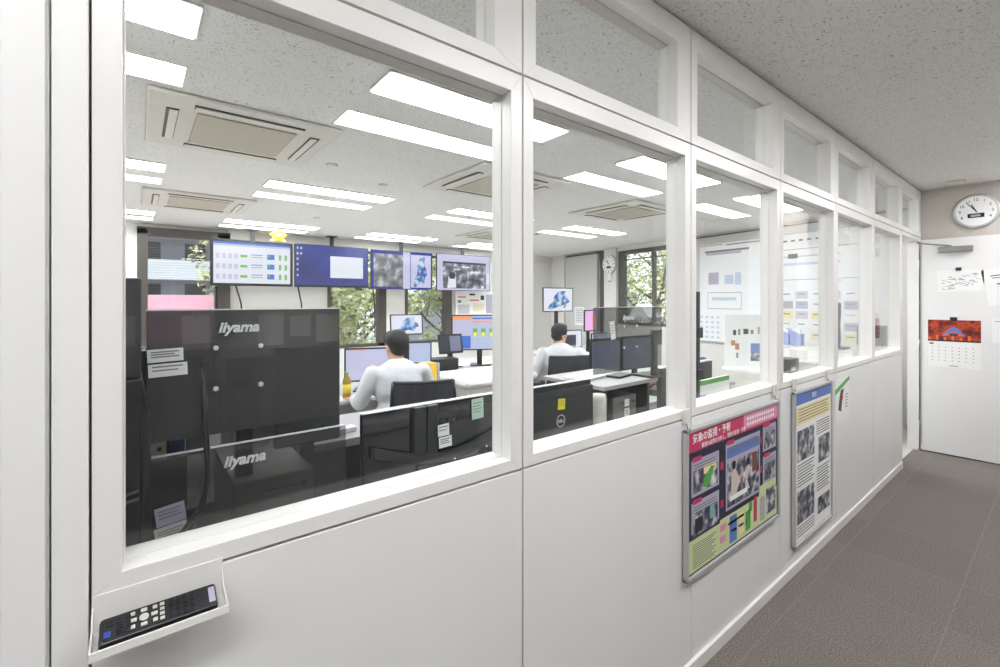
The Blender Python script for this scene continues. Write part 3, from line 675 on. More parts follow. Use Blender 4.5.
# ================================================================== DESKS
def desk(x0, y0, x1, y1, h, label, top=DESK, panel=GREYW, name='office_desk'):
    o = empty(name, ((x0+x1)/2, (y0+y1)/2, 0), label, 'desk'); w, d = (x1-x0)/2, (y1-y0)/2
    m = MB(); m.box((-w, -d, h-.028), (w, d, h), top); m.build('desktop', o, bevel=.004)
    for s_ in (-1, 1):
        m = MB(); m.box((s_*w-s_*.03, -d+.03, 0), (s_*w, d-.03, h-.028), panel); m.build('side_panel', o)
    m = MB(); m.box((-w+.03, d-.06, .25), (w-.03, d-.04, h-.028), panel); m.build('modesty_panel', o)
    return o
desk(.03, 1.12, 1.08, 1.6, .72, 'dark grey desk along the partition behind the left window', DESKD, CHARD)
desk(1.14, 1.12, 3.3, 1.78, .72, 'dark grey desk along the partition behind the second window', DESKD, CHARD)
desk(.85, 3.5, 2.2, 4.25, .72, 'light grey desk where the nearer man works')
desk(2.5, 4.2, 4.2, 4.95, .74, 'light grey desk strewn with papers behind the white cabinet')
desk(4.4, 4.4, 6.0, 5.1, .74, 'light grey desk carrying the pole-mounted map screen')
desk(2.5, 1.95, 4.35, 2.7, .74, 'light grey desk with two grey-blue monitors behind the second window')
desk(3.98, 2.85, 4.5, 3.45, .74, 'small light side desk under the reaching arm of the farther man')
desk(4.25, 3.65, 5.6, 4.2, .74, 'light desk in front of the farther man')
desk(4.4, 1.35, 5.7, 2.1, .86, 'white table behind the third and fourth windows', PAPER, OFFW, 'white_table')

# smoked monitor backs with lettering (backs face the corridor, local -y towards viewer)
VX = [(-.05, -.05), (.05, -.05), (-.05, .05), (.05, .05)]
def backmon(x, y, z0, w, h, label, brand, m_case, deskz=.72, arm=False, logo_dx=-.08, logo_z=None, vesa=True, name='monitor', lsize=.03, edge=True, yaw=0, nx=0, vx=0):
    o = empty(name, (x, y, deskz), label, 'monitor', rz=yaw); b = z0-deskz
    m = MB(); m.box((-w/2, -.004, b), (w/2, 0, b+h), m_case); m.build('back_panel', o, bevel=.0012)
    if edge:
        m = MB(); m.box((-w/2, -.0045, b+h), (w/2, .003, b+h+.003), SILV); m.build('top_edge_trim', o)
    if vesa:
        for (u, v) in VX:
            m = MB(); m.cone((u+vx, -.005, b+h*.53+v), (u+vx, -.009, b+h*.53+v), .0065, .005, SILV, 12); m.build('screw', o)
    if brand: text(brand, lsize, SILV, 'lettering', o, (logo_dx, -.0052, logo_z-deskz if logo_z else b+h*.8), shear=.25 if brand == 'iiyama' else 0, bold=.0012, ext=.0008)
    m = MB(); m.box((nx-.02, .012, 0), (nx+.02, .03, b+h*.6), BLK); m.box((nx-.04, .0, b+h*.35), (nx+.04, .02, b+h*.6), BLK); m.build('stand_neck', o, bevel=.002)
    m = MB(); m.box((nx-.05, -.0, 0), (nx+.05, .12, .012), BLK); m.build('stand_base', o, bevel=.004)
    return o
up = backmon(.24, 1.32, 1.17, .44, .305, 'upper smoked see-through monitor back with white lettering and four screws, behind the left window', 'iiyama', SMOKE, logo_dx=-.035, logo_z=1.42, lsize=.036, nx=-.02, vx=-.035)
lo = backmon(.24, 1.27, .82, .44, .33, 'lower smoked see-through monitor back with white lettering above the grey computer case', 'iiyama', SMOKE2, logo_dx=-.03, logo_z=1.10, lsize=.036, vesa=False, nx=-.16)
for z_, x_ in ((.955, -.02), (.93, .06)):
    pass
# dark slab monitor behind the upper one
o = empty('monitor', (.40, 1.4, .72), 'plain charcoal monitor back overlapping the right end of the upper smoked panel', 'monitor')
m = MB(); m.box((-.095, -.01, .36), (.088, .02, .645), CHAR); m.build('case', o, bevel=.006)
m = MB(); m.box((-.02, .02, 0), (.02, .05, .5), BLK); m.build('stand_neck', o)
m = MB(); m.box((-.1, -.05, 0), (.1, .12, .012), BLK); m.build('stand_base', o, bevel=.004)
m = MB(); m.box((.03, -.012, .385), (.038, -.0102, .393), BLK); m.box((.03, -.012, .405), (.038, -.0102, .413), BLK); m.build('port', o)
# black monitor at far left
o = empty('monitor', (.055, 1.5, .72), 'black glossy monitor back with white labels at the left end of the desk', 'monitor')
m = MB(); m.box((-.12, -.015, .425), (.13, .03, .66), BLKG); m.build('case', o, bevel=.01)
m = MB(); m.box((-.02, .03, 0), (.02, .06, .5), BLK); m.build('stand_neck', o)
m = MB(); m.box((-.11, -.03, 0), (.11, .12, .012), BLK); m.build('stand_base', o, bevel=.004)
m = MB(); m.tube([(-.03, -.02, .47), (-.01, -.045, .49), (.0, -.05, .52), (-.01, -.02, .56)], .008, BLK, 8); m.build('cable_clip', o)
o = empty('equipment_rack', (-.055, 1.2, 0), 'tall black equipment rack at the left edge of the left window', 'rack')
m = MB(); m.box((-.1, -.03, 0), (.065, .25, 1.34), BLK); m.prism([(.065, 1.0), (.08, 1.02), (.08, 1.25), (.065, 1.34)], -.03, .2, BLK); m.build('cabinet', o, bevel=.004)
m = MB(); m.box((-.09, -.02, 1.34), (.065, .2, 1.545), CHARD); m.build('top_unit', o, bevel=.004)
m = MB(); m.tube([(.06, -.04, 1.12), (-.03, -.045, 1.10), (-.09, -.04, 1.11)], .004, CHAR, 6); m.tube([(.06, -.04, 1.105), (-.03, -.045, 1.085), (-.09, -.04, 1.095)], .004, CHAR, 6); m.build('cable', o)
def label_sticker(x, y, z, w, h, label, k=PAPER, lines=3, rot=0, name='paper_label', yaw=0):
    o = empty(name, (x, y, z), label, 'label'); o.rotation_euler = (0, rot, yaw)
    m = MB(); m.box((-w/2, -.0008, -h/2), (w/2, 0, h/2), k); m.build('sticker', o)
    m = MB()
    for i in range(lines):
        z_ = h*(.28-.28*i*2/max(lines, 1)); m.rect(-w*.4, z_-.0015, w*.38-w*.12*(i % 2), z_+.0015, TXT, -.0011)
    if lines: m.build('print', o)
for (x, z, w, h, t, rot, yy, n) in ((.055, 1.372, .068, .03, 'upper', 0, 1.311, 3), (.06, 1.338, .074, .03, 'lower', 0, 1.311, 2)):
    label_sticker(x, yy, z, w, h, '%s of two white labels on the left of the upper smoked monitor back' % t, rot=-.03, lines=n)
label_sticker(.10, 1.483, 1.19, .07, .032, 'white label on the black glossy monitor back', lines=3, rot=-.05)
label_sticker(.165, 1.483, 1.20, .03, .04, 'small white label right of the label on the black monitor back', lines=1, rot=-.05)
label_sticker(.062, 1.262, 1.02, .055, .042, 'bluish white label low on the lower smoked monitor back', k=LAV, rot=-.12)
label_sticker(.064, 1.262, .975, .06, .042, 'grey label directly below the bluish white one', k=GREYW, rot=-.12, lines=4)

# computer cases
def pc(x, y, z0, w, d, h, label, m_=PCG):
    o = empty('computer_case', (x, y, z0), label, 'computer')
    m = MB(); m.box((-w/2, 0, 0), (w/2, d, h), m_); m.build('case', o, bevel=.005)
    m = MB(); m.box((-w*.3, -.002, h-.035), (w*.28, -.0005, h-.031), BLK); m.build('drive_slot', o)
    m = MB(); m.cone((w*.36, -.0005, h-.035), (w*.36, -.004, h-.035), .007, .007, BLK, 14); m.build('power_button', o)
    m = MB(); m.box((-w*.42, -.002, h-.045), (-w*.22, -.0005, h-.03), mat('dull_gold_sticker', (150, 120, 40), .5)); m.build('sticker', o)
    m = MB(); m.box((-w*.35, -.0018, .04), (w*.35, -.0005, h-.1), mat('graphite_front_panel', (92, 91, 90), .5)); m.build('front_panel', o)
    return o
pc(.285, 1.29, .7201, .19, .36, .325, 'graphite desktop computer case seen through the lower smoked monitor back')
pc(.36, 2.08, .7392, .2, .35, .42, 'graphite computer case standing farther back behind the screws of the upper monitor', PCG)
desk(-.6, 2.02, .8, 2.7, .739, 'dark desk second from the partition on the left', DESKD, CHARD)
o = empty('low_cabinet', (.79, 1.86, 0), 'dark cabinet with grey-mauve top behind the black glossy monitor', 'cabinet')
TOPM = mat('mauve_grey_laminate', (138, 132, 136), .45)
m = MB(); m.box((-.3, -.22, 0), (.42, .12, .97), CHARD); m.build('body', o, bevel=.003); m = MB(); m.box((-.31, -.23, .9701), (.43, .13, 1.0), TOPM); m.build('top', o, bevel=.003)
m = MB(); m.box((-.06, -.02, 0), (.06, .02, .018), PAPER); tag(m.build('eraser_box', loc=(.48, 1.52, 1.085), rz=.1, bevel=.003), 'small white oblong box just above the lower smoked monitor edge', 'box')
bpy.data.objects['eraser_box'].location = (.60, 1.72, 1.0)
m = MB(); m.box((-.03, 0, -.02), (.03, .0015, .02), BLUE, Matrix.Rotation(R(90), 4, 'X')); tag(m.build('blue_sticker', loc=(.55, 1.68, 1.0012)), 'blue sticker on the mauve grey cabinet top', 'sticker')

# white box and blue binder between the two left panels
m = MB(); m.box((-.035, -.03, 0), (.035, .08, .06), OFFW); m.cone((.02, -.031, .03), (.02, -.034, .03), .006, .006, BLK, 10)
o = tag(m.build('power_adapter', loc=(.045, 1.50, 1.02), bevel=.006), 'off-white boxy adapter lying left of a blue binder', 'adapter')
m = MB(); m.box((-.02, -.03, 0), (.02, .16, .355), CHARD); m.box((-.12, -.03, 0), (-.02, .16, .3549), CHARD); m.build('shelf_stand', loc=(.09, 1.53, .7205)); tag(bpy.data.objects['shelf_stand'], 'black shelf riser on the left desk under the adapter', 'shelf')
bpy.data.objects['power_adapter'].location = (.03, 1.535, 1.0765)
m = MB(); m.box((-.015, 0, 0), (.018, .12, .06), BLUE); tag(m.build('blue_binder', loc=(.09, 1.51, 1.0765), bevel=.003), 'blue binder standing beside the off-white adapter', 'binder')
# cables on the left
m = MB(); m.tube([(.12, 1.24, 1.36), (.125, 1.235, 1.22), (.13, 1.23, 1.1), (.12, 1.22, 1.04), (.05, 1.2, .96), (.0, 1.19, .9), (-.01, 1.18, .8)], .006, BLK, 8); tag(m.build('power_cable'), 'thick black cable looping down in front of the left monitor backs', 'cable')
m = MB(); m.tube([(.135, 1.262, 1.155), (.128, 1.235, 1.08), (.1, 1.22, .99), (.01, 1.2, .92), (0, 1.19, .8)], .0035, BLK, 8); tag(m.build('thin_cable'), 'thin black cable running diagonally across the lower smoked monitor back', 'cable')
# clutter glimpsed through the upper panel
m = MB(); m.box((-.11, -.05, 0), (.11, .05, .03), BLK); m.ell((0, 0, .06), (.05, .05, .035), BLK, 14, 8); m.tube([(.02, -.03, .05), (.08, -.05, .06), (.13, -.05, .062)], .008, OFFW, 8)
tag(m.build('desk_camera', loc=(.40, 1.95, 1.16)), 'black desk camera with pale handle glimpsed between the four screws', 'camera')
m = MB(); m.box((-.06, -.08, 0), (.06, .08, .48), mat('brown_cardboard', (140, 110, 76), .8)); tag(m.build('cardboard_box', loc=(.60, 2.25, .7392), rz=.3, bevel=.003), 'brown cardboard box on the desk behind the upper smoked panel', 'box')
bpy.data.objects['desk_camera'].location = (.36, 2.12, 1.1601)
o = empty('desk_riser', (.16, 1.62, .72), 'black two-tier riser with a pale front edge glimpsed through the upper smoked panel', 'riser')
m = MB(); m.box((-.14, -.01, .575), (.22, .3, .6), BLK); m.build('top_shelf', o); m = MB(); m.box((-.14, -.014, .592), (.22, -.0105, .6), OFFW); m.build('edge_strip', o)
for x_ in (-.13, .2): m = MB(); m.box((x_, .0, 0), (x_+.015, .28, .574), BLK); m.build('leg', o)
m = MB(); m.box((-.6, 0, 0), (.62, .04, 1.16), CHARD); m.box((-.6, -.005, 1.161), (.62, .045, 1.175), CHAR); tag(m.build('dark_backing', loc=(.22, 2.76, 0), bevel=.003), 'added dark backing panel behind the second row desk on the left', 'divider')  # panel added as dark backing, to blacken the bright gap between the monitors
# glossy black monitor (back to the corridor)
o = empty('monitor', (.79, 1.3, .72), 'wide glossy black monitor back with curved stand housing, right half of the left window', 'monitor', rz=R(0)); b = .10
m = MB(); m.box((-.275, -.012, b), (.275, .012, b+.345), BLKG); m.build('case', o, bevel=.008)
m = MB(); m.box((-.275, -.0125, b+.345), (.275, .008, b+.348), SILV); m.build('top_edge_trim', o)
m = MB(); arc = [(-.25+.52*k/16, b+.215-.06*math.sin(PI*k/16)) for k in range(17)]; arc2 = [(x, z+.032) for x, z in reversed(arc)]; m.prism(arc+arc2, -.034, -.0125, CHARD); m.build('cable_shroud', o, bevel=.004)
m = MB(); m.box((-.115, -.030, b+.175), (-.072, -.0125, b+.345), CHARD, Matrix.Translation((0, 0, 0))); m.box((-.068, -.030, b+.175), (-.03, -.0125, b+.345), CHARD); m.build('stand_spine', o, bevel=.003)
m = MB(); m.box((-.09, -.035, b+.13), (-.04, -.0125, b+.155), BLK); m.build('stand_clip', o)
text('PHILIPS', .026, CHAR, 'lettering', o, (.005, -.0135, b+.275), bold=.0008, ext=.0006)
for (u, v) in ((.03, .16), (.16, .175), (.05, .05), (.19, .06)):
    m = MB(); m.cone((u, -.035 if v > .1 else -.0125, b+v), (u, -.038 if v > .1 else -.0145, b+v), .004, .003, SILV, 10); m.build('screw', o)
m = MB(); m.prism([(-.13, -.1), (.13, -.1), (.1, .12), (-.1, .12)], 0, .014, BLK, 'z'); m.build('stand_base', o, bevel=.004); m = MB(); m.box((-.03, .013, .014), (.03, .04, b+.2), BLK); m.build('stand_neck', o)
label_sticker(.775, 1.262, 1.082, .042, .038, 'white square label on the glossy black monitor, upper of two', lines=2, rot=-.03)
label_sticker(.782, 1.262, 1.043, .048, .034, 'white torn label on the glossy black monitor, lower of two', lines=3, rot=-.03)
label_sticker(.925, 1.283, 1.125, .05, .07, 'pale green clear label at the top right of the glossy black monitor', k=mat('pale_green_film', (176, 200, 184), .5), lines=4, rot=-.03)
# round plate, small tub, papers low in the left window
m = MB(); m.box((-.025, -.02, 0), (.025, .02, .045), OFFW); m.box((-.025, -.021, 0), (.025, -.0201, .01), PYEL); tag(m.build('plastic_tub', loc=(.475, 1.13, .94), bevel=.005), 'small white plastic tub low in the left window', 'tub')
m = MB(); m.box((-.05, -.05, 0), (.05, .06, .219), BLK); tag(m.build('power_brick_stand', loc=(.475, 1.18, .7205), bevel=.003), 'black box supporting the white tub', 'box')
# monitor with ring logo
o = empty('monitor', (1.35, 1.35, .72), 'dark grey monitor back with yellow note and round logo in the second window', 'monitor'); b = .11
m = MB(); m.box((-.25, .0, b), (.25, .02, b+.315), BLK); m.prism([(-.25, b), (.25, b), (.247, b+.295), (-.2, b+.295)], -.016, 0, CHARD); m.build('case', o, bevel=.004)
m = MB(); m.box((-.25, -.002, b+.315), (.25, .02, b+.318), SILV); m.build('top_edge_trim', o)
m = MB(); m.box((-.19, -.018, b+.262), (.2, -.0165, b+.268), BLK); m.build('vent_slot', o)
m = MB(); n = 28
for k in range(n):
    a0, a1 = 2*PI*k/n, 2*PI*(k+1)/n
    m.face([(math.sin(a0)*.026, -.0168, math.cos(a0)*.026), (math.sin(a1)*.026, -.0168, math.cos(a1)*.026), (math.sin(a1)*.0225, -.0168, math.cos(a1)*.0225), (math.sin(a0)*.0225, -.0168, math.cos(a0)*.0225)], SILV)
rg = m.build('logo_ring', o, loc=(.04, 0, b+.165)); text('DELL', .017, SILV, 'lettering', rg, (0, -.0174, -.006), bold=.0005, ext=.0003)
m = MB(); m.box((-.045, .02, 0), (.045, .05, b+.2), BLK); m.build('stand_neck', o); m = MB(); m.box((-.14, -.12, 0), (.14, .1, .012), CHARD); m.build('stand_base', o, bevel=.004)
label_sticker(1.392, 1.332, 1.065, .042, .045, 'yellow sticky note on the dark grey monitor back', k=YEL, lines=3, rot=.07, name='sticky_note')
m = MB(); m.box((-.08, -.05, 0), (.08, .1, .16), CHARD); tag(m.build('desk_box', loc=(1.5, 1.17, .72), bevel=.006), 'dark plastic box on the desk in front of the ring-logo monitor', 'box')
m = MB(); m.box((-.05, -.03, 0), (.05, .04, .004), PAPER); m.box((-.05, -.03, .004), (-.03, 0, .0045), YEL); m.box((-.05, -.04, -.21), (.05, .05, 0), CHARD); tag(m.build('memo_pad', loc=(1.12, 1.14, .9305)), 'white memo pad with a yellow tab at the lower left of the second window', 'memo pad')
# black cubby with grey computer
o = empty('desk_shelf', (1.88, 1.36, .7202), 'black open shelf with a light top holding a grey computer case', 'shelf')
m = MB(); m.box((-.17, 0, 0), (-.15, .36, .36), CHARD); m.box((.17, 0, 0), (.19, .36, .36), CHARD); m.box((-.15, .34, 0), (.17, .36, .36), BLK); m.build('sides', o); m = MB(); m.box((-.2, -.02, .3601), (.24, .38, .38), DESK); m.build('top', o, bevel=.003)
m = MB(); m.lathe([(.035, 0), (.035, .33), (.03, .35)], OFFW, n=20); tag(m.build('white_canister', loc=(1.655, 1.35, .7202)), 'white cylinder standing between the ring-logo monitor and the black shelf', 'canister')
pc(1.92, 1.40, .7203, .19, .28, .30, 'grey computer case with two white labels inside the black shelf')
label_sticker(1.93, 1.396, .985, .038, .036, 'upper white label on the computer case in the black shelf', lines=0)
label_sticker(1.93, 1.396, .935, .042, .045, 'lower white label on the computer case in the black shelf', lines=3)
for (x, y, w, d, h, k, l) in ((1.80, 1.5, .1, .07, .012, PAPER, 'stack of white paper on the black shelf top'), (1.98, 1.48, .07, .04, .012, BLK, 'flat black device on the black shelf top')):
    m = MB(); m.box((-w, -d, 0), (w, d, h), k); tag(m.build('paper_stack' if k == PAPER else 'flat_device', loc=(x, y, 1.1003), rz=.15, bevel=.002), l, 'paper' if k == PAPER else 'device')
o = empty('monitor', (2.42, 1.34, .72), 'black monitor back with pale top edge at the right of the second window', 'monitor')
m = MB(); m.box((-.27, 0, .12), (.27, .03, .42), CHARD); m.build('case', o, bevel=.004); m = MB(); m.box((-.27, -.002, .4201), (.27, .03, .426), SILV); m.build('top_edge_trim', o)
m = MB(); m.box((-.03, .03, 0), (.03, .05, .3), BLK); m.build('stand_neck', o); m = MB(); m.box((-.12, -.1, 0), (.12, .1, .012), BLK); m.build('stand_base', o)
backmon(1.86, 1.33, 1.165, .54, .30, 'upper smoked see-through monitor back with faint lettering in the second window', 'iiyama', SMOKE2, deskz=1.1004, logo_dx=-.015, logo_z=1.405, lsize=.036, nx=.24)
bpy.data.objects['paper_stack'].location.y = 1.56
label_sticker(1.72, 1.322, 1.36, .035, .085, 'narrow white slip stuck on the smoked monitor back in the second window', lines=4, rot=-.12)
# tall lectern-like pole at third window
o = empty('rail_post', (1.895, 1.19, .7201), 'tall slim black post with clamps at the left edge of the third window', 'post')
m = MB(); m.box((-.012, -.012, 0), (.012, .012, .82), CHARD); m.build('pole', o, bevel=.002)
for z in (.4, .6): m = MB(); m.box((-.02, -.02, z), (.025, .02, z+.05), BLK); m.build('clamp', o, bevel=.003)
o.location = (2.095, 1.12, .7201)
POSTREF = o

# ---- second row
lb = [(0, 0, 1, .06, ELB), (.02, .02, .5, .04, EOR), (.45, .35, .52, .39, EOR)]
display('monitor', 1.56, 3.78, .80, .38, .29, R(-22), 'monitor with pale lavender window in front of the nearer man', 'monitor', (ELV, lb), base_z=.72)
display('monitor', 1.20, 3.78, .80, .30, .30, R(30), 'monitor seen edge-on left of the pale lavender one', 'monitor', (ELB,), base_z=.72)
display('monitor', 2.56, 5.0, 1.08, .40, .25, R(-12), 'small monitor showing a blue rainfall map above the nearer man', 'monitor', (EW, [(BLOB, EMAP)]), base_z=.7401, tilt=R(-8))
display('monitor', 2.24, 4.1, .86, .24, .22, R(-20), 'monitor partly hidden behind the nearer man\'s head', 'monitor', (ELB,), base_z=.7201)
display('monitor', 2.78, 4.35, .90, .30, .22, R(-5), 'tilted dark monitor with a pink-grey page right of the nearer man', 'monitor', (EDK, [(.45, .05, .95, .95, EGY)]), base_z=.7402, tilt=R(-12))
bm = [(0, 0, .35, .12, EOR), (0, .6, .33, .98, EDB), (.36, .05, 1, .1, EDB), (.36, .15, 1, .2, EOR), (.34, .3, 1, .95, ELB), (.37, .38, .45, .6, EGR), (.52, .38, .6, .6, EGR), (.67, .38, .75, .6, EGR), (.38, .5, .44, .62, EYL), (.53, .5, .59, .62, EYL), (.68, .5, .74, .62, EYL), (.82, .38, .9, .6, EGR)]
display('monitor', 3.12, 4.28, .92, .66, .41, R(-30), 'large monitor with colourful weather panels at the right of the left window', 'monitor', (ELV, bm), base_z=.7403)
m = MB(); m.box((-.15, -.09, 0), (.15, .09, .13), BLK); tag(m.build('desk_printer', loc=(2.62, 4.28, .7403), rz=R(-10), bevel=.01), 'small black printer in front of the tilted dark monitor', 'printer')
for k in range(2):
    m = MB(); m.box((-.012, -.08, 0), (.012, .08, .2), [mat('yellow_folder', (232, 190, 60), .6), LAV][k]); tag(m.build('upright_folder', loc=(2.14+.03*k, 3.72, .7202), rz=.2, bevel=.001), ['yellow', 'lavender'][k]+' folder standing right of the nearer man', 'folder', 'folders on the near desk')
o = empty('tea_bottle', (1.30, 3.56, .7201), 'plastic tea bottle with yellow label on the nearer man\'s desk', 'bottle')
m = MB(); m.lathe([(.03, 0), (.032, .01), (.032, .13), (.028, .16), (.013, .185), (.013, .2)], mat('amber_tea', (150, 120, 30), .15), n=18); m.build('body', o)
m = MB(); m.lathe([(.0325, .05), (.0325, .12)], mat('yellow_green_label', (210, 190, 60), .5), n=18); m.build('label_sleeve', o); m = MB(); m.lathe([(.015, .198), (.015, .215)], GRN, n=14); m.build('cap', o)
m = MB(); m.box((-.13, -.1, 0), (.13, .1, .01), PAPER); tag(m.build('paper_sheaf', loc=(1.16, 3.62, .7203), rz=.2), 'white sheaf of paper beside the tea bottle', 'paper')
m = MB(); m.box((-.11, -.05, 0), (.11, .05, .03), CHARD); tag(m.build('desk_telephone', loc=(1.0, 3.75, .7203), rz=.2, bevel=.01), 'dark desk telephone left of the paper sheaf', 'telephone')
for (x, y, r_, s_) in ((3.0, 4.45, .2, .10), (3.3, 4.35, -.3, .12), (3.6, 4.4, .1, .12), (3.35, 4.6, .5, .1), (2.75, 4.6, .1, .1)):
    m = MB(); m.box((-s_, -s_*.7, 0), (s_, s_*.7, .006), PAPER); m.box((-s_*.7, -s_*.4, .006), (s_*.5, s_*.4, .0062), LAV)
    tag(m.build('paper_sheet', loc=(x, y, .7403+.007*(s_ > .11)), rz=r_), 'loose white paper on the desk strewn with papers', 'paper', 'loose papers on the far desk')
# white cabinet
o = empty('white_cabinet', (2.78, 3.66, 0), 'low white cabinet with rounded cover between the two men', 'cabinet')
m = MB(); m.box((-.44, -.26, 0), (.36, .34, .70), OFFW); m.build('body', o, bevel=.02)
m = MB(); m.box((-.49, -.31, .701), (.40, .38, .775), mat('matt_white_cover', (205, 203, 198), .7)); m.build('cover', o, bevel=.035)
m = MB(); m.box((-.445+.1, -.262, .52), (-.25, -.2605, .64), GREYW); m.build('side_vent', o)
m = MB(); m.cone((-.1, -.2605, .63), (-.1, -.27, .63), .012, .012, TXD, 10); m.build('lock', o)

# map monitor on a pole
o = display('monitor', 5.07, 4.92, 1.32, .575, .37, R(-8), 'map monitor on a tall black pole near the pale side wall', 'monitor', (EW, [(BLOB, EMAP), (.45, .62, .52, .7, EYL), (.62, .75, .7, .84, EYL), (.7, .5, .76, .58, EYL)]), stand=None, base_z=.7404, case=BLK)
m = MB(); m.box((-.025, .036, 0), (.025, .07, .85), BLK); m.build('stand_pole', o); m = MB(); m.box((-.16, -.1, 0), (.16, .16, .015), BLK); m.build('stand_base', o, bevel=.004)
# papers on the side wall
def wallsheet(y, z, w, h, label, prints=(), k=PAPER, off=.012, cat='paper', name='notice_sheet', group=None):
    p = SW(y, off); o = empty(name, (p[0], p[1], z), label, cat, rz=TH, group=group)
    m = MB(); m.box((-w/2, -.003, -h/2), (w/2, 0, h/2), k); m.build('sheet', o, bevel=.0005)
    if prints:
        m = MB()
        for i, (a, b_, c, d, kk) in enumerate(prints): m.rect(w*(a-.5), h*(.5-d), w*(c-.5), h*(.5-b_), kk, -.0036-.0001*i)
        m.build('print', o)
    return o
lines = [(.1, .1+.09*k, .85, .13+.09*k, TXT) for k in range(9)]
wallsheet(7.1, 1.13, .34, .42, 'calendar-like sheet on the grey sliding panel under the pole monitor', lines, off=.105)
# round clock on pier
p = SW(6.13, .075); ck = empty('wall_clock', (p[0], p[1], 2.26), 'round white clock with a hanging tag on the pale pier by the side window', 'clock', rz=TH)
m = MB(); disc(m, .2, 0, -.03, GREYW); m.build('case', ck); m = MB(); disc(m, .185, -.03, -.032, PAPER); m.build('dial', ck)
m = MB()
for k in range(12): a = k*PI/6; m.box((-.008, -.034, .14), (.008, -.033, .17), TXD, Matrix.Rotation(a, 4, 'Y'))
m.build('hour_marks', ck)
m = MB(); m.box((-.008, -.036, -.01), (.008, -.035, .09), TXD, Matrix.Rotation(R(-30), 4, 'Y')); m.build('hour_hand', ck); m = MB(); m.box((-.006, -.038, -.01), (.006, -.037, .13), TXD, Matrix.Rotation(R(-38), 4, 'Y')); m.build('minute_hand', ck)
m = MB(); m.box((-.07, -.034, -.09), (.07, -.033, -.04), TXD); m.build('digital_display', ck)
m = MB(); m.box((-.06, -.01, -.35), (.06, 0, -.19), PAPER); m.box((-.03, -.012, -.37), (.03, -.01, -.35), TXD); m.build('hanging_tag', ck)

# far-wall notices at right of windows
o = empty('notice_board', (5.9, 8.22, 1.2), 'white board with small notices under the rightmost hanging screen', 'notice board')
m = MB(); m.box((-.55, -.01, -.5), (.55, .02, .5), PAPER); m.build('board', o)
m = MB()
for (a, b_, c, d, k) in ((-.5, .35, -.3, .38, ORNG), (-.2, .28, .05, .31, ORNG), (-.2, .4, -.05, .44, TXD), (.1, .3, .2, .4, TXD), (-.5, 0, -.2, .2, GREYW), (-.1, .05, .2, .22, PAPER2), (.25, .0, .5, .42, LAV), (-.5, .24, -.42, .3, TXT)): m.rect(a, b_, c, d, k, -.0112)
m.build('print', o)

# ---- right part: second row monitors and phones
display('monitor', 2.99, 2.36, .86, .36, .33, R(-4), 'grey-blue monitor behind the smoked panel, left of two', 'monitor', (EGY, [(0, .25, .9, .3, EDB), (.3, .3, .36, .8, EDB), (.55, .1, .95, .14, EDB), (.0, .6, .95, .62, EDK)]), base_z=.7401, bez=.02)
display('monitor', 3.43, 2.36, .90, .44, .29, R(-4), 'grey-blue monitor with thick black bezel, right of two', 'monitor', (EGY, [(0, 0, 1, .5, EGY), (.55, .35, .6, .4, EW)]), base_z=.7402, bez=.018)
display('monitor', 4.68, 3.95, 1.09, .30, .28, R(8), 'upright pink-lit monitor beside the smoked panel in the second window', 'monitor', (EPK, [(.1, .1+.1*0, .9, .12, ELV), (.6, .2, .75, .9, EOR), (.1, .3, .5, .33, ELV), (.1, .5, .5, .53, ELV)]), base_z=.7401)
display('monitor', 4.74, 3.85, .82, .36, .25, R(5), 'upright monitor with blue and white tables below the pink-lit one', 'monitor', (EW, [(.08, .06+.13*k, .38, .15+.13*k, EDB) for k in range(7)]+[(.5, .06+.13*k, .9, .14+.13*k, EDB) for k in (0, 2, 3, 5)]), base_z=.7402)
display('monitor', 5.0, 4.6, .80, .42, .26, R(-10), 'monitor with a pale window behind the farther man', 'monitor', (EW, [(.1, .25, .75, .95, EDK)]), base_z=.7401)
display('monitor', 4.15, 4.62, .86, .34, .26, R(20), 'dark monitor left of the farther man\'s shoulder', 'monitor', (EDK,), base_z=.7404)
o = empty('desk_telephone', (3.3, 2.12, .7401), 'brown and dark telephone on the desk below the two grey-blue monitors', 'telephone', rz=.2)
m = MB(); m.prism([(-.1, 0), (.1, 0), (.1, .03), (-.1, .06)], -.1, .1, CHARD, 'x'); m.build('base', o); m = MB(); m.tube([(-.1, .02, .06), (-.03, .0, .085), (.06, .0, .085), (.12, .02, .055)], .02, mat('reddish_brown_plastic', (110, 60, 44), .5), 10); m.build('handset', o)
m = MB(); m.box((-.2, -.05, 0), (.2, .05, .015), OFFW); tag(m.build('keyboard', loc=(3.75, 2.1, .7401), rz=.1, bevel=.003), 'off-white keyboard on the desk of the grey-blue monitors', 'keyboard')
m = MB(); m.box((-.16, -.11, 0), (.16, .11, .09), mat('tan_wood', (176, 126, 82), .6)); tag(m.build('wooden_tray', loc=(4.42, 3.85, .7401), rz=-.1, bevel=.006), 'tan wooden tray on the desk by the farther man\'s arm', 'tray')

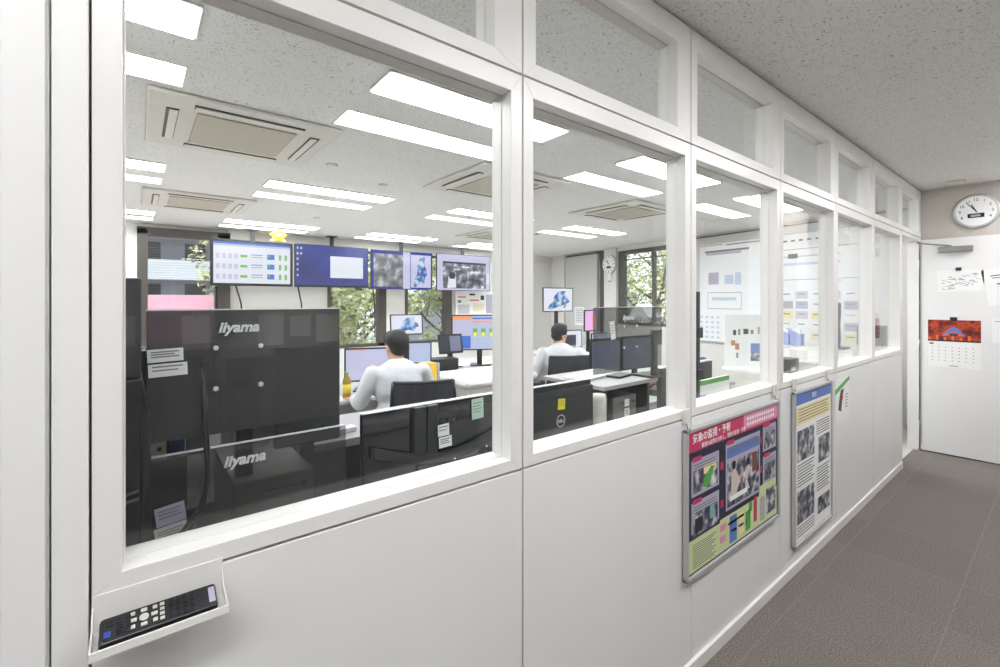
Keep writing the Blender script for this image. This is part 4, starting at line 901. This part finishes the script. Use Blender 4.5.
# ---- white end of the room (third window onwards)
def wboard(y0, y1, z0, z1, label, prints):
    yc = (y0+y1)/2; p = SW(yc, .01); o = empty('whiteboard', (p[0], p[1], (z0+z1)/2), label, 'whiteboard', rz=TH); w, h = abs(y1-y0)/2*1.016, (z1-z0)/2
    m = MB(); m.box((-w, -.02, -h), (w, 0, h), mat('whiteboard_enamel', (240, 241, 242), .2)); m.build('board', o)
    m = MB(); t = .018
    m.box((-w, -.026, h-t), (w, 0, h), ALU); m.box((-w, -.026, -h), (w, 0, -h+t), ALU); m.box((-w, -.026, -h), (-w+t, 0, h), ALU); m.box((w-t, -.026, -h), (w, 0, h), ALU); m.build('frame', o)
    m = MB()
    for i, (a, b_, c, d, k) in enumerate(prints): m.rect(-w+2*w*a, h-2*h*d, -w+2*w*c, h-2*h*b_, k, -.021-.0001*i)
    m.build('sheets', o); return o
PB = mat('pale_blue_ink', (186, 200, 222), .6); TAN = mat('tan_ink', (196, 170, 130), .6)
wb1 = [(.02, .02, .35, .03, TAN), (.4, .03, .98, .04, TXT), (.1, .08, .7, .1, TXT), (.12, .105, .6, .125, LAV), (.15, .3, .3, .42, LAV), (.38, .33, .5, .42, PB), (.52, .31, .6, .43, PB), (.14, .5, .6, .505, TXT), (.14, .66, .6, .665, TXT), (.14, .5, .145, .665, TXT), (.6, .5, .605, .665, TXT), (.2, .55, .54, .58, PB)]
wb1 += [(.03+.08*i, .74+.05*j, .07+.08*i, .76+.05*j, PB) for i in range(4) for j in range(5)]
wboard(4.0, 2.72, .8, 2.45, 'large whiteboard seen through the third window with a few printed strips', wb1)
wb2 = [(.05+.08*i, .06, .09+.08*i, .075, TXD) for i in range(6)]+[(.02, .14, .75, .145, TXT), (.02, .4, .75, .405, TXT), (.75, .14, .755, .405, TXT), (.05, .2, .6, .21, LAV), (.05, .26, .6, .28, PB), (.1, .18, .2, .22, TXD)]
rr = random.Random(9)
for i in range(6):
    for j in range(5):
        wb2.append((.03+.15*i, .50+.085*j, .15+.15*i, .565+.085*j, rr.choice((PAPER, PYEL, LAV, PAPER, GREYW))))
        wb2.append((.05+.15*i, .52+.085*j, .12+.15*i, .53+.085*j, rr.choice((TXT, TAN, PBLU))))
wboard(2.66, 1.35, .8, 2.45, 'large whiteboard crowded with schedule sheets seen through the fourth window', wb2)
# poster on a stand on the white table
o = empty('display_board', (4.62, 1.98, .8603), 'white display board with small pictures standing on the white table', 'display board', rz=R(-38))
m = MB(); m.box((-.2, -.006, 0), (.2, .006, .5), PAPER); m.build('panel', o)
BRN = mat('terracotta_print', (196, 130, 96), .6); m = MB()
for (a, b_, c, d, k) in ((-.12, .30, -.09, .35, TXD), (-.07, .30, -.05, .36, TXT), (-.02, .31, .03, .36, TXD), (.05, .31, .08, .35, TXT), (.12, .31, .17, .38, BRN), (-.14, .2, -.1, .25, BRN), (-.1, .16, -.06, .22, BRN), (-.09, .08, -.07, .13, PBLU), (.05, .05, .17, .13, PHOTO), (.05, .13, .17, .22, PBLU)): m.rect(a, b_, c, d, k, -.0065)
m.build('print', o); m = MB(); m.prism([(0, .006), (.12, 0), (.006, .3)], -.15, -.14, GREYW, 'x'); m.build('prop', o)
o = empty('green_screen_monitor', (2.35, 1.2, .7202), 'pale page with a green band in the lower left of the third window', 'monitor')
m = MB(); m.box((-.2, 0, .1), (.25, .02, .36), OFFW); m.build('case', o, bevel=.003); m = MB(); m.rect(-.2, .1, .25, .36, PAPER, -.001); m.rect(-.2, .335, .25, .36, GRN, -.0013); m.rect(-.12, .28, -.02, .285, TXT, -.0013); m.rect(-.12, .2, -.115, .285, TXT, -.0013); m.rect(-.02, .2, -.015, .285, TXT, -.0013); m.build('page', o)
m = MB(); m.box((-.08, -.02, 0), (.08, .1, .1), BLK); m.build('stand', o)
BL2 = mat('steel_blue_fabric', (60, 84, 130), .8)
m = MB(); m.box((-.15, 0, -.2), (.15, .06, .12), BL2); m.box((-.12, .01, -.94), (.12, .05, -.2), BLK); tag(m.build('blue_partition', loc=(3.3, 1.75, .94), bevel=.02), 'steel blue desk divider in the third window', 'divider')
for k, (x, y) in enumerate(((4.55, 1.6), (4.8, 1.5), (5.3, 1.75))):
    m = MB(); m.box((-.1, -.07, 0), (.1, .07, [.12, .08, .14][k]), [CHARD, GREYW, OFFW][k]); m.box((-.08, -.072, .02), (.02, -.0705, .05), [GREYW, TXT, CHARD][k])
    tag(m.build('desk_device', loc=(x, y, .8603), rz=.2*k, bevel=.006), ['charcoal', 'grey', 'off-white'][k]+' small device on the white table', 'device', 'devices on the white table')
o = empty('filing_shelf', (6.55, 2.35, 0), 'low white shelf unit below the crowded whiteboard', 'shelf', rz=TH)
m = MB(); m.box((-.8, 0, 0), (.8, .3, .92), OFFW); m.build('body', o, bevel=.004)
for k in range(3):
    m = MB(); m.box((-.78+.53*k, -.004, .05), (-.27+.53*k, -.0005, .88), PAPER); dr = m.build('door', o); m = MB(); m.box((-.32+.53*k, -.015, .5), (-.3+.53*k, -.0045, .6), STEEL); m.build('handle', dr)
for k in range(3):
    p_ = Vector((6.62, 2.5-.14*k)); m = MB(); m.prism([(-.09, 0), (.09, 0), (.09, .22), (-.09, .14)], -.04, .04, mat('pale_blue_card', (150, 164, 206), .6), 'x'); m.box((-.02, -.07, .12), (.02, .05, .2), PAPER)
    tag(m.build('file_holder', loc=(p_[0], p_[1], .9203), rz=TH+PI/2, bevel=.003), 'slanted blue file holder on the low white shelf', 'file holder', 'blue file holders')
# dark articulated arm device seen through the fifth window
o = empty('arm_lamp', (6.58, 1.74, -.0302), 'dark grey jointed arm on the low white shelf, seen through the fifth window', 'lamp')
m = MB(); m.box((-.16, -.1, .9505), (.06, .1, .975), CHAR); m.build('foot', o, bevel=.01)
m = MB(); m.tube([(-.08, 0, .97), (-.05, 0, 1.08), (-.08, 0, 1.2), (-.06, 0, 1.34)], .03, CHAR, 10); m.build('arm', o); m = MB(); m.box((-.09, -.03, 1.32), (-.03, .03, 1.5), CHAR); m.build('head', o, bevel=.01)
o = empty('office_copier', (6.45, 1.36, 0), 'grey and white office copier near the doorway seen through the sixth window', 'copier')
m = MB(); m.box((-.18, -.1, 0), (.05, .14, 1.0), GREYW); m.build('body', o, bevel=.01); m = MB(); m.box((-.18, -.1, 1.001), (.05, .14, 1.22), CHAR); m.build('scanner', o, bevel=.01); m = MB(); m.box((-.19, -.03, 1.25), (-.1, .1, 1.36), PAPER); m.build('control_panel', o)
o = empty('tall_locker', (6.98, 1.15, 0), 'tall dark locker edge visible through the open doorway', 'locker')
m = MB(); m.box((-.05, -.05, .02), (.05, .03, 1.66), CHARD); m.build('body', o, bevel=.004); m = MB(); m.box((-.054, -.04, .1), (-.0505, .02, 1.6), BLK); m.build('door', o)

# ================================================================== CHAIRS AND PEOPLE
def office_chair(loc, rz, label):
    o = empty('office_chair', loc, label, 'chair', rz=rz, group='office chairs')
    m = MB(); m.box((-.24, -.22, .42), (.24, .24, .48), FABD); m.build('seat', o, bevel=.025)
    m = MB()   # curved mesh back
    n = 10; k0 = m.mi(FABD)
    for i in range(n):
        for j in range(6):
            def P(a, b, t):
                x = -.23+.46*a/n; z = .55+.40*b/6; bend = .05*(x/.23)**2-.06*math.sin(PI*b/6); w = 1-.12*(b/6); return (x*w, -.24+bend-.10*b/6+t, z)
            m.face([P(i, j, 0), P(i+1, j, 0), P(i+1, j+1, 0), P(i, j+1, 0)], FABD, True); m.face([P(i, j+1, .012), P(i+1, j+1, .012), P(i+1, j, .012), P(i, j, .012)], FABD, True)
    m.build('back_mesh', o)
    def E(a, b): return P(a, b, .006)
    m = MB(); m.tube([E(a, 0) for a in range(11)], .012, BLK, 6); m.tube([E(a, 6) for a in range(11)], .012, CHARD, 6); m.tube([E(0, b) for b in range(7)], .012, BLK, 6); m.tube([E(10, b) for b in range(7)], .012, BLK, 6); m.build('back_frame', o)
    m = MB(); m.tube([(0, -.1, .4), (0, -.3, .42), (0, -.36, .6), (0, -.34, .72)], .025, BLK, 8); m.build('back_support', o)
    for s_ in (-1, 1):
        m = MB(); m.tube([(s_*.25, 0, .44), (s_*.29, -.02, .5), (s_*.29, -.03, .64)], .016, BLK, 8); m.box((s_*.29-.035, -.15, .64), (s_*.29+.035, .12, .67), BLK); m.build('armrest', o, bevel=.006)
    m = MB(); m.cone((0, 0, .1), (0, 0, .42), .028, .028, STEEL, 14); m.build('gas_lift', o)
    m = MB()
    for k in range(5): a = k*2*PI/5; m.cone((0, 0, .12), (math.cos(a)*.3, math.sin(a)*.3, .085), .03, .018, BLK, 8)
    m.build('star_base', o)
    for k in range(5):
        a = k*2*PI/5; m = MB(); m.cone((math.cos(a)*.3-.025*math.sin(a), math.sin(a)*.3+.025*math.cos(a), .032), (math.cos(a)*.3+.025*math.sin(a), math.sin(a)*.3-.025*math.cos(a), .032), .032, .032, BLK, 12); m.cone((math.cos(a)*.3, math.sin(a)*.3, .03), (math.cos(a)*.3, math.sin(a)*.3, .09), .008, .008, BLK, 6); m.build('caster', o)
    return o
def limb(m, pts, rad, k):
    for i in range(len(pts)-1):
        m.cone(pts[i], pts[i+1], rad[i], rad[i+1], k, 14)
    for p, r_ in zip(pts, rad): m.ell(p, (r_, r_, r_), k, 14, 8)
def remesh(o, v, sm=6):
    a = o.modifiers.new('voxel', 'REMESH'); a.mode = 'VOXEL'; a.voxel_size = v; a.use_smooth_shade = True
    b = o.modifiers.new('smooth', 'SMOOTH'); b.iterations = sm; b.factor = .5
def hand(m, wrist, d, side, curl=.5):
    """palm + four fingers + thumb. d: forward direction (unit), palm down"""
    w = Vector(wrist); d = Vector(d).normalized(); up = Vector((0, 0, 1)); lat = d.cross(up).normalized()*side
    palm = w+d*.05; M = Matrix((lat, d, up)).transposed()
    m.ell(palm, (.04, .05, .015), SKIN, 14, 10, M)
    for i, (off, ln) in enumerate(((-.03, .062), (-.01, .074), (.01, .079), (.03, .07))):
        p = w+d*.09-lat*off; p1 = p+d*ln*.5+up*(-.004); p2 = p1+(d-up*curl).normalized()*ln*.32; p3 = p2+(d*.6-up*curl*1.6).normalized()*ln*.25
        limb(m, [p-d*.02, p1, p2, p3], [.0095, .0088, .008, .0068], SKIN)
    t = w+d*.02-lat*(.034)*1; limb(m, [t, t+(d*.7-lat*.8).normalized()*.035, t+(d*.9-lat*.5).normalized()*.062], [.0115, .010, .008], SKIN)
def person(loc, rz, label, lw, rw, le, re, head_turn=0, lean=.02):
    o = empty('person', loc, label, 'person', rz=rz)
    SH = 1.0; hips = [Vector((s_*.09, 0, .53)) for s_ in (-1, 1)]
    sh = [Vector((-.19, lean, SH)), Vector((.19, lean, SH))]; el = [Vector(le), Vector(re)]; wr = [Vector(lw), Vector(rw)]
    hc = Vector((0, lean+.045, 1.168)); MH = Matrix.Rotation(head_turn, 4, 'Z')
    def hp(v): return hc+MH @ Vector(v)
    m = MB()  # body: one continuous skin
    m.ell(hp((0, 0, .012)), (.074, .092, .098), SKIN, 24, 16); m.ell(hp((0, .028, -.04)), (.058, .062, .075), SKIN, 20, 12)
    m.ell(hp((0, .097, -.018)), (.014, .02, .022), SKIN, 10, 8); m.ell(hp((0, .082, -.062)), (.026, .014, .010), SKIN, 10, 6)
    for s_ in (-1, 1): m.ell(hp((s_*.077, .0, -.012)), (.010, .02, .032), SKIN, 10, 8)
    m.cone((0, lean+.005, SH), hp((0, 0, -.06)), .06, .052, SKIN, 16)
    m.ell((0, lean, .9), (.15, .095, .16), SKIN); m.ell((0, .0, .62), (.14, .10, .16), SKIN)
    for i in (0, 1):
        limb(m, [sh[i], el[i], wr[i]], [.038, .034, .026], SKIN); d = (wr[i]-el[i]); d.z *= .3; hand(m, wr[i], d, 1 if i == 0 else -1)
        limb(m, [hips[i], Vector((hips[i].x*1.5, .43, .52)), Vector((hips[i].x*1.5, .40, .1)), Vector((hips[i].x*1.5, .5, .05))], [.075, .052, .036, .03], SKIN)
    b = m.build('body', o); remesh(b, .006, 3)
    m = MB(); m.ell(hp((0, -.014, .036)), (.090, .096, .086), HAIR, 24, 16); m.ell(hp((0, -.045, -.012)), (.076, .058, .066), HAIR, 20, 12); m.ell(hp((0, .035, .072)), (.068, .055, .042), HAIR, 18, 10)
    for s_ in (-1, 1): m.ell(hp((s_*.07, -.005, .02)), (.014, .035, .035), HAIR, 10, 8)
    h_ = m.build('hair', o); remesh(h_, .008, 2)
    for s_ in (-1, 1):
        m = MB(); m.ell(hp((s_*.03, .083, .008)), (.012, .008, .006), PAPER, 10, 6); m.ell(hp((s_*.03, .089, .008)), (.005, .004, .005), TXD, 8, 6); m.build('eye', o)
        m = MB(); m.ell(hp((s_*.03, .088, .03)), (.018, .006, .004), HAIR, 8, 6); m.build('eyebrow', o)
    m = MB()
    m.ell((0, lean-.005, .88), (.185, .125, .20), SHIRT, 24, 16); m.ell((0, lean, .96), (.215, .10, .085), SHIRT, 24, 12); m.ell((0, lean, .985), (.16, .085, .075), SHIRT, 24, 12); m.ell((0, 0, .66), (.175, .13, .17), SHIRT, 24, 12); m.cone((0, lean, .95), (0, lean+.005, 1.05), .12, .068, SHIRT, 20)
    for i in (0, 1):
        c = wr[i]+(el[i]-wr[i]).normalized()*.015; limb(m, [sh[i]+Vector((0, 0, -.03)), (sh[i]+el[i])/2+Vector((0, -.01, 0)), el[i], (el[i]+c)/2, c], [.064, .062, .054, .049, .038], SHIRT)
    s2 = m.build('shirt', o); remesh(s2, .011, 4)
    m = MB(); m.lathe([(.064, .0), (.072, .004), (.068, .03), (.062, .034), (.058, .028)], SHIRT, (0, lean+.008, 1.035), 24); m.build('collar', s2)
    m = MB()
    m.ell((0, 0, .56), (.175, .13, .10), TROUS, 20, 10)
    for i in (0, 1): limb(m, [hips[i], Vector((hips[i].x*1.5, .43, .53)), Vector((hips[i].x*1.5, .40, .1))], [.095, .07, .055], TROUS)
    t_ = m.build('trousers', o); remesh(t_, .012, 4)
    for i in (0, 1):
        m = MB(); m.ell((hips[i].x*1.5, .47, .045), (.048, .14, .045), BLK, 14, 10); m.build('shoe', o)
    return o
person((1.53, 3.12, -.01), R(-8), 'man in a white shirt with short black hair seated at the nearer desk', (-.25, .34, .74), (.20, .36, .74), (-.27, .06, .76), (.27, .08, .78), head_turn=R(18))
office_chair((1.63, 3.0, 0), R(-22), 'black mesh office chair of the nearer man in the white shirt')
person((3.60, 3.45, -.04), R(-35), 'man in a white shirt reaching right at the farther desk', (-.22, .30, .78), (.58, .05, .79), (-.27, .04, .76), (.37, -.04, .82), head_turn=R(-40), lean=.03)
office_chair((3.47, 3.32, 0), R(-30), 'black office chair of the farther man who reaches right')

# ================================================================== LIGHT, CAMERA
w = bpy.data.worlds.new('world'); S.world = w; w.use_nodes = True; nt = w.node_tree; bg = nt.nodes['Background']
sky = nt.nodes.new('ShaderNodeTexSky'); sky.sky_type = 'HOSEK_WILKIE'; sky.turbidity = 6; sky.sun_direction = (-.3, -.6, .75)
mx = nt.nodes.new('ShaderNodeMix'); mx.data_type = 'RGBA'; mx.inputs['Factor'].default_value = .75; mx.inputs['B'].default_value = (.9, .95, 1, 1)
nt.links.new(sky.outputs[0], mx.inputs['A']); nt.links.new(mx.outputs['Result'], bg.inputs['Color']); bg.inputs['Strength'].default_value = 1.9
sd = bpy.data.lights.new('sun', 'SUN'); sd.energy = 3; sd.angle = .1; so = bpy.data.objects.new('sun', sd); COL.objects.link(so); so.rotation_euler = Vector((.45, .5, -.8)).to_track_quat('-Z', 'Y').to_euler()
cd = bpy.data.cameras.new('camera'); cam = bpy.data.objects.new('camera', cd); COL.objects.link(cam); cam.location = (0, 0, 1.5)
cam.rotation_euler = (PI/2, 0, R(90-51.4)*-1+0) if False else (PI/2, 0, R(51.4-90))
cd.sensor_width = 36; cd.lens = 457*36/1000; cd.shift_y = -.0335; cd.clip_start = .02; cd.clip_end = 200
S.camera = cam
vs = S.view_settings; vs.view_transform = 'Standard'; vs.look = 'None'; vs.gamma = 1; vs.use_curve_mapping = False; vs.exposure = 0.45
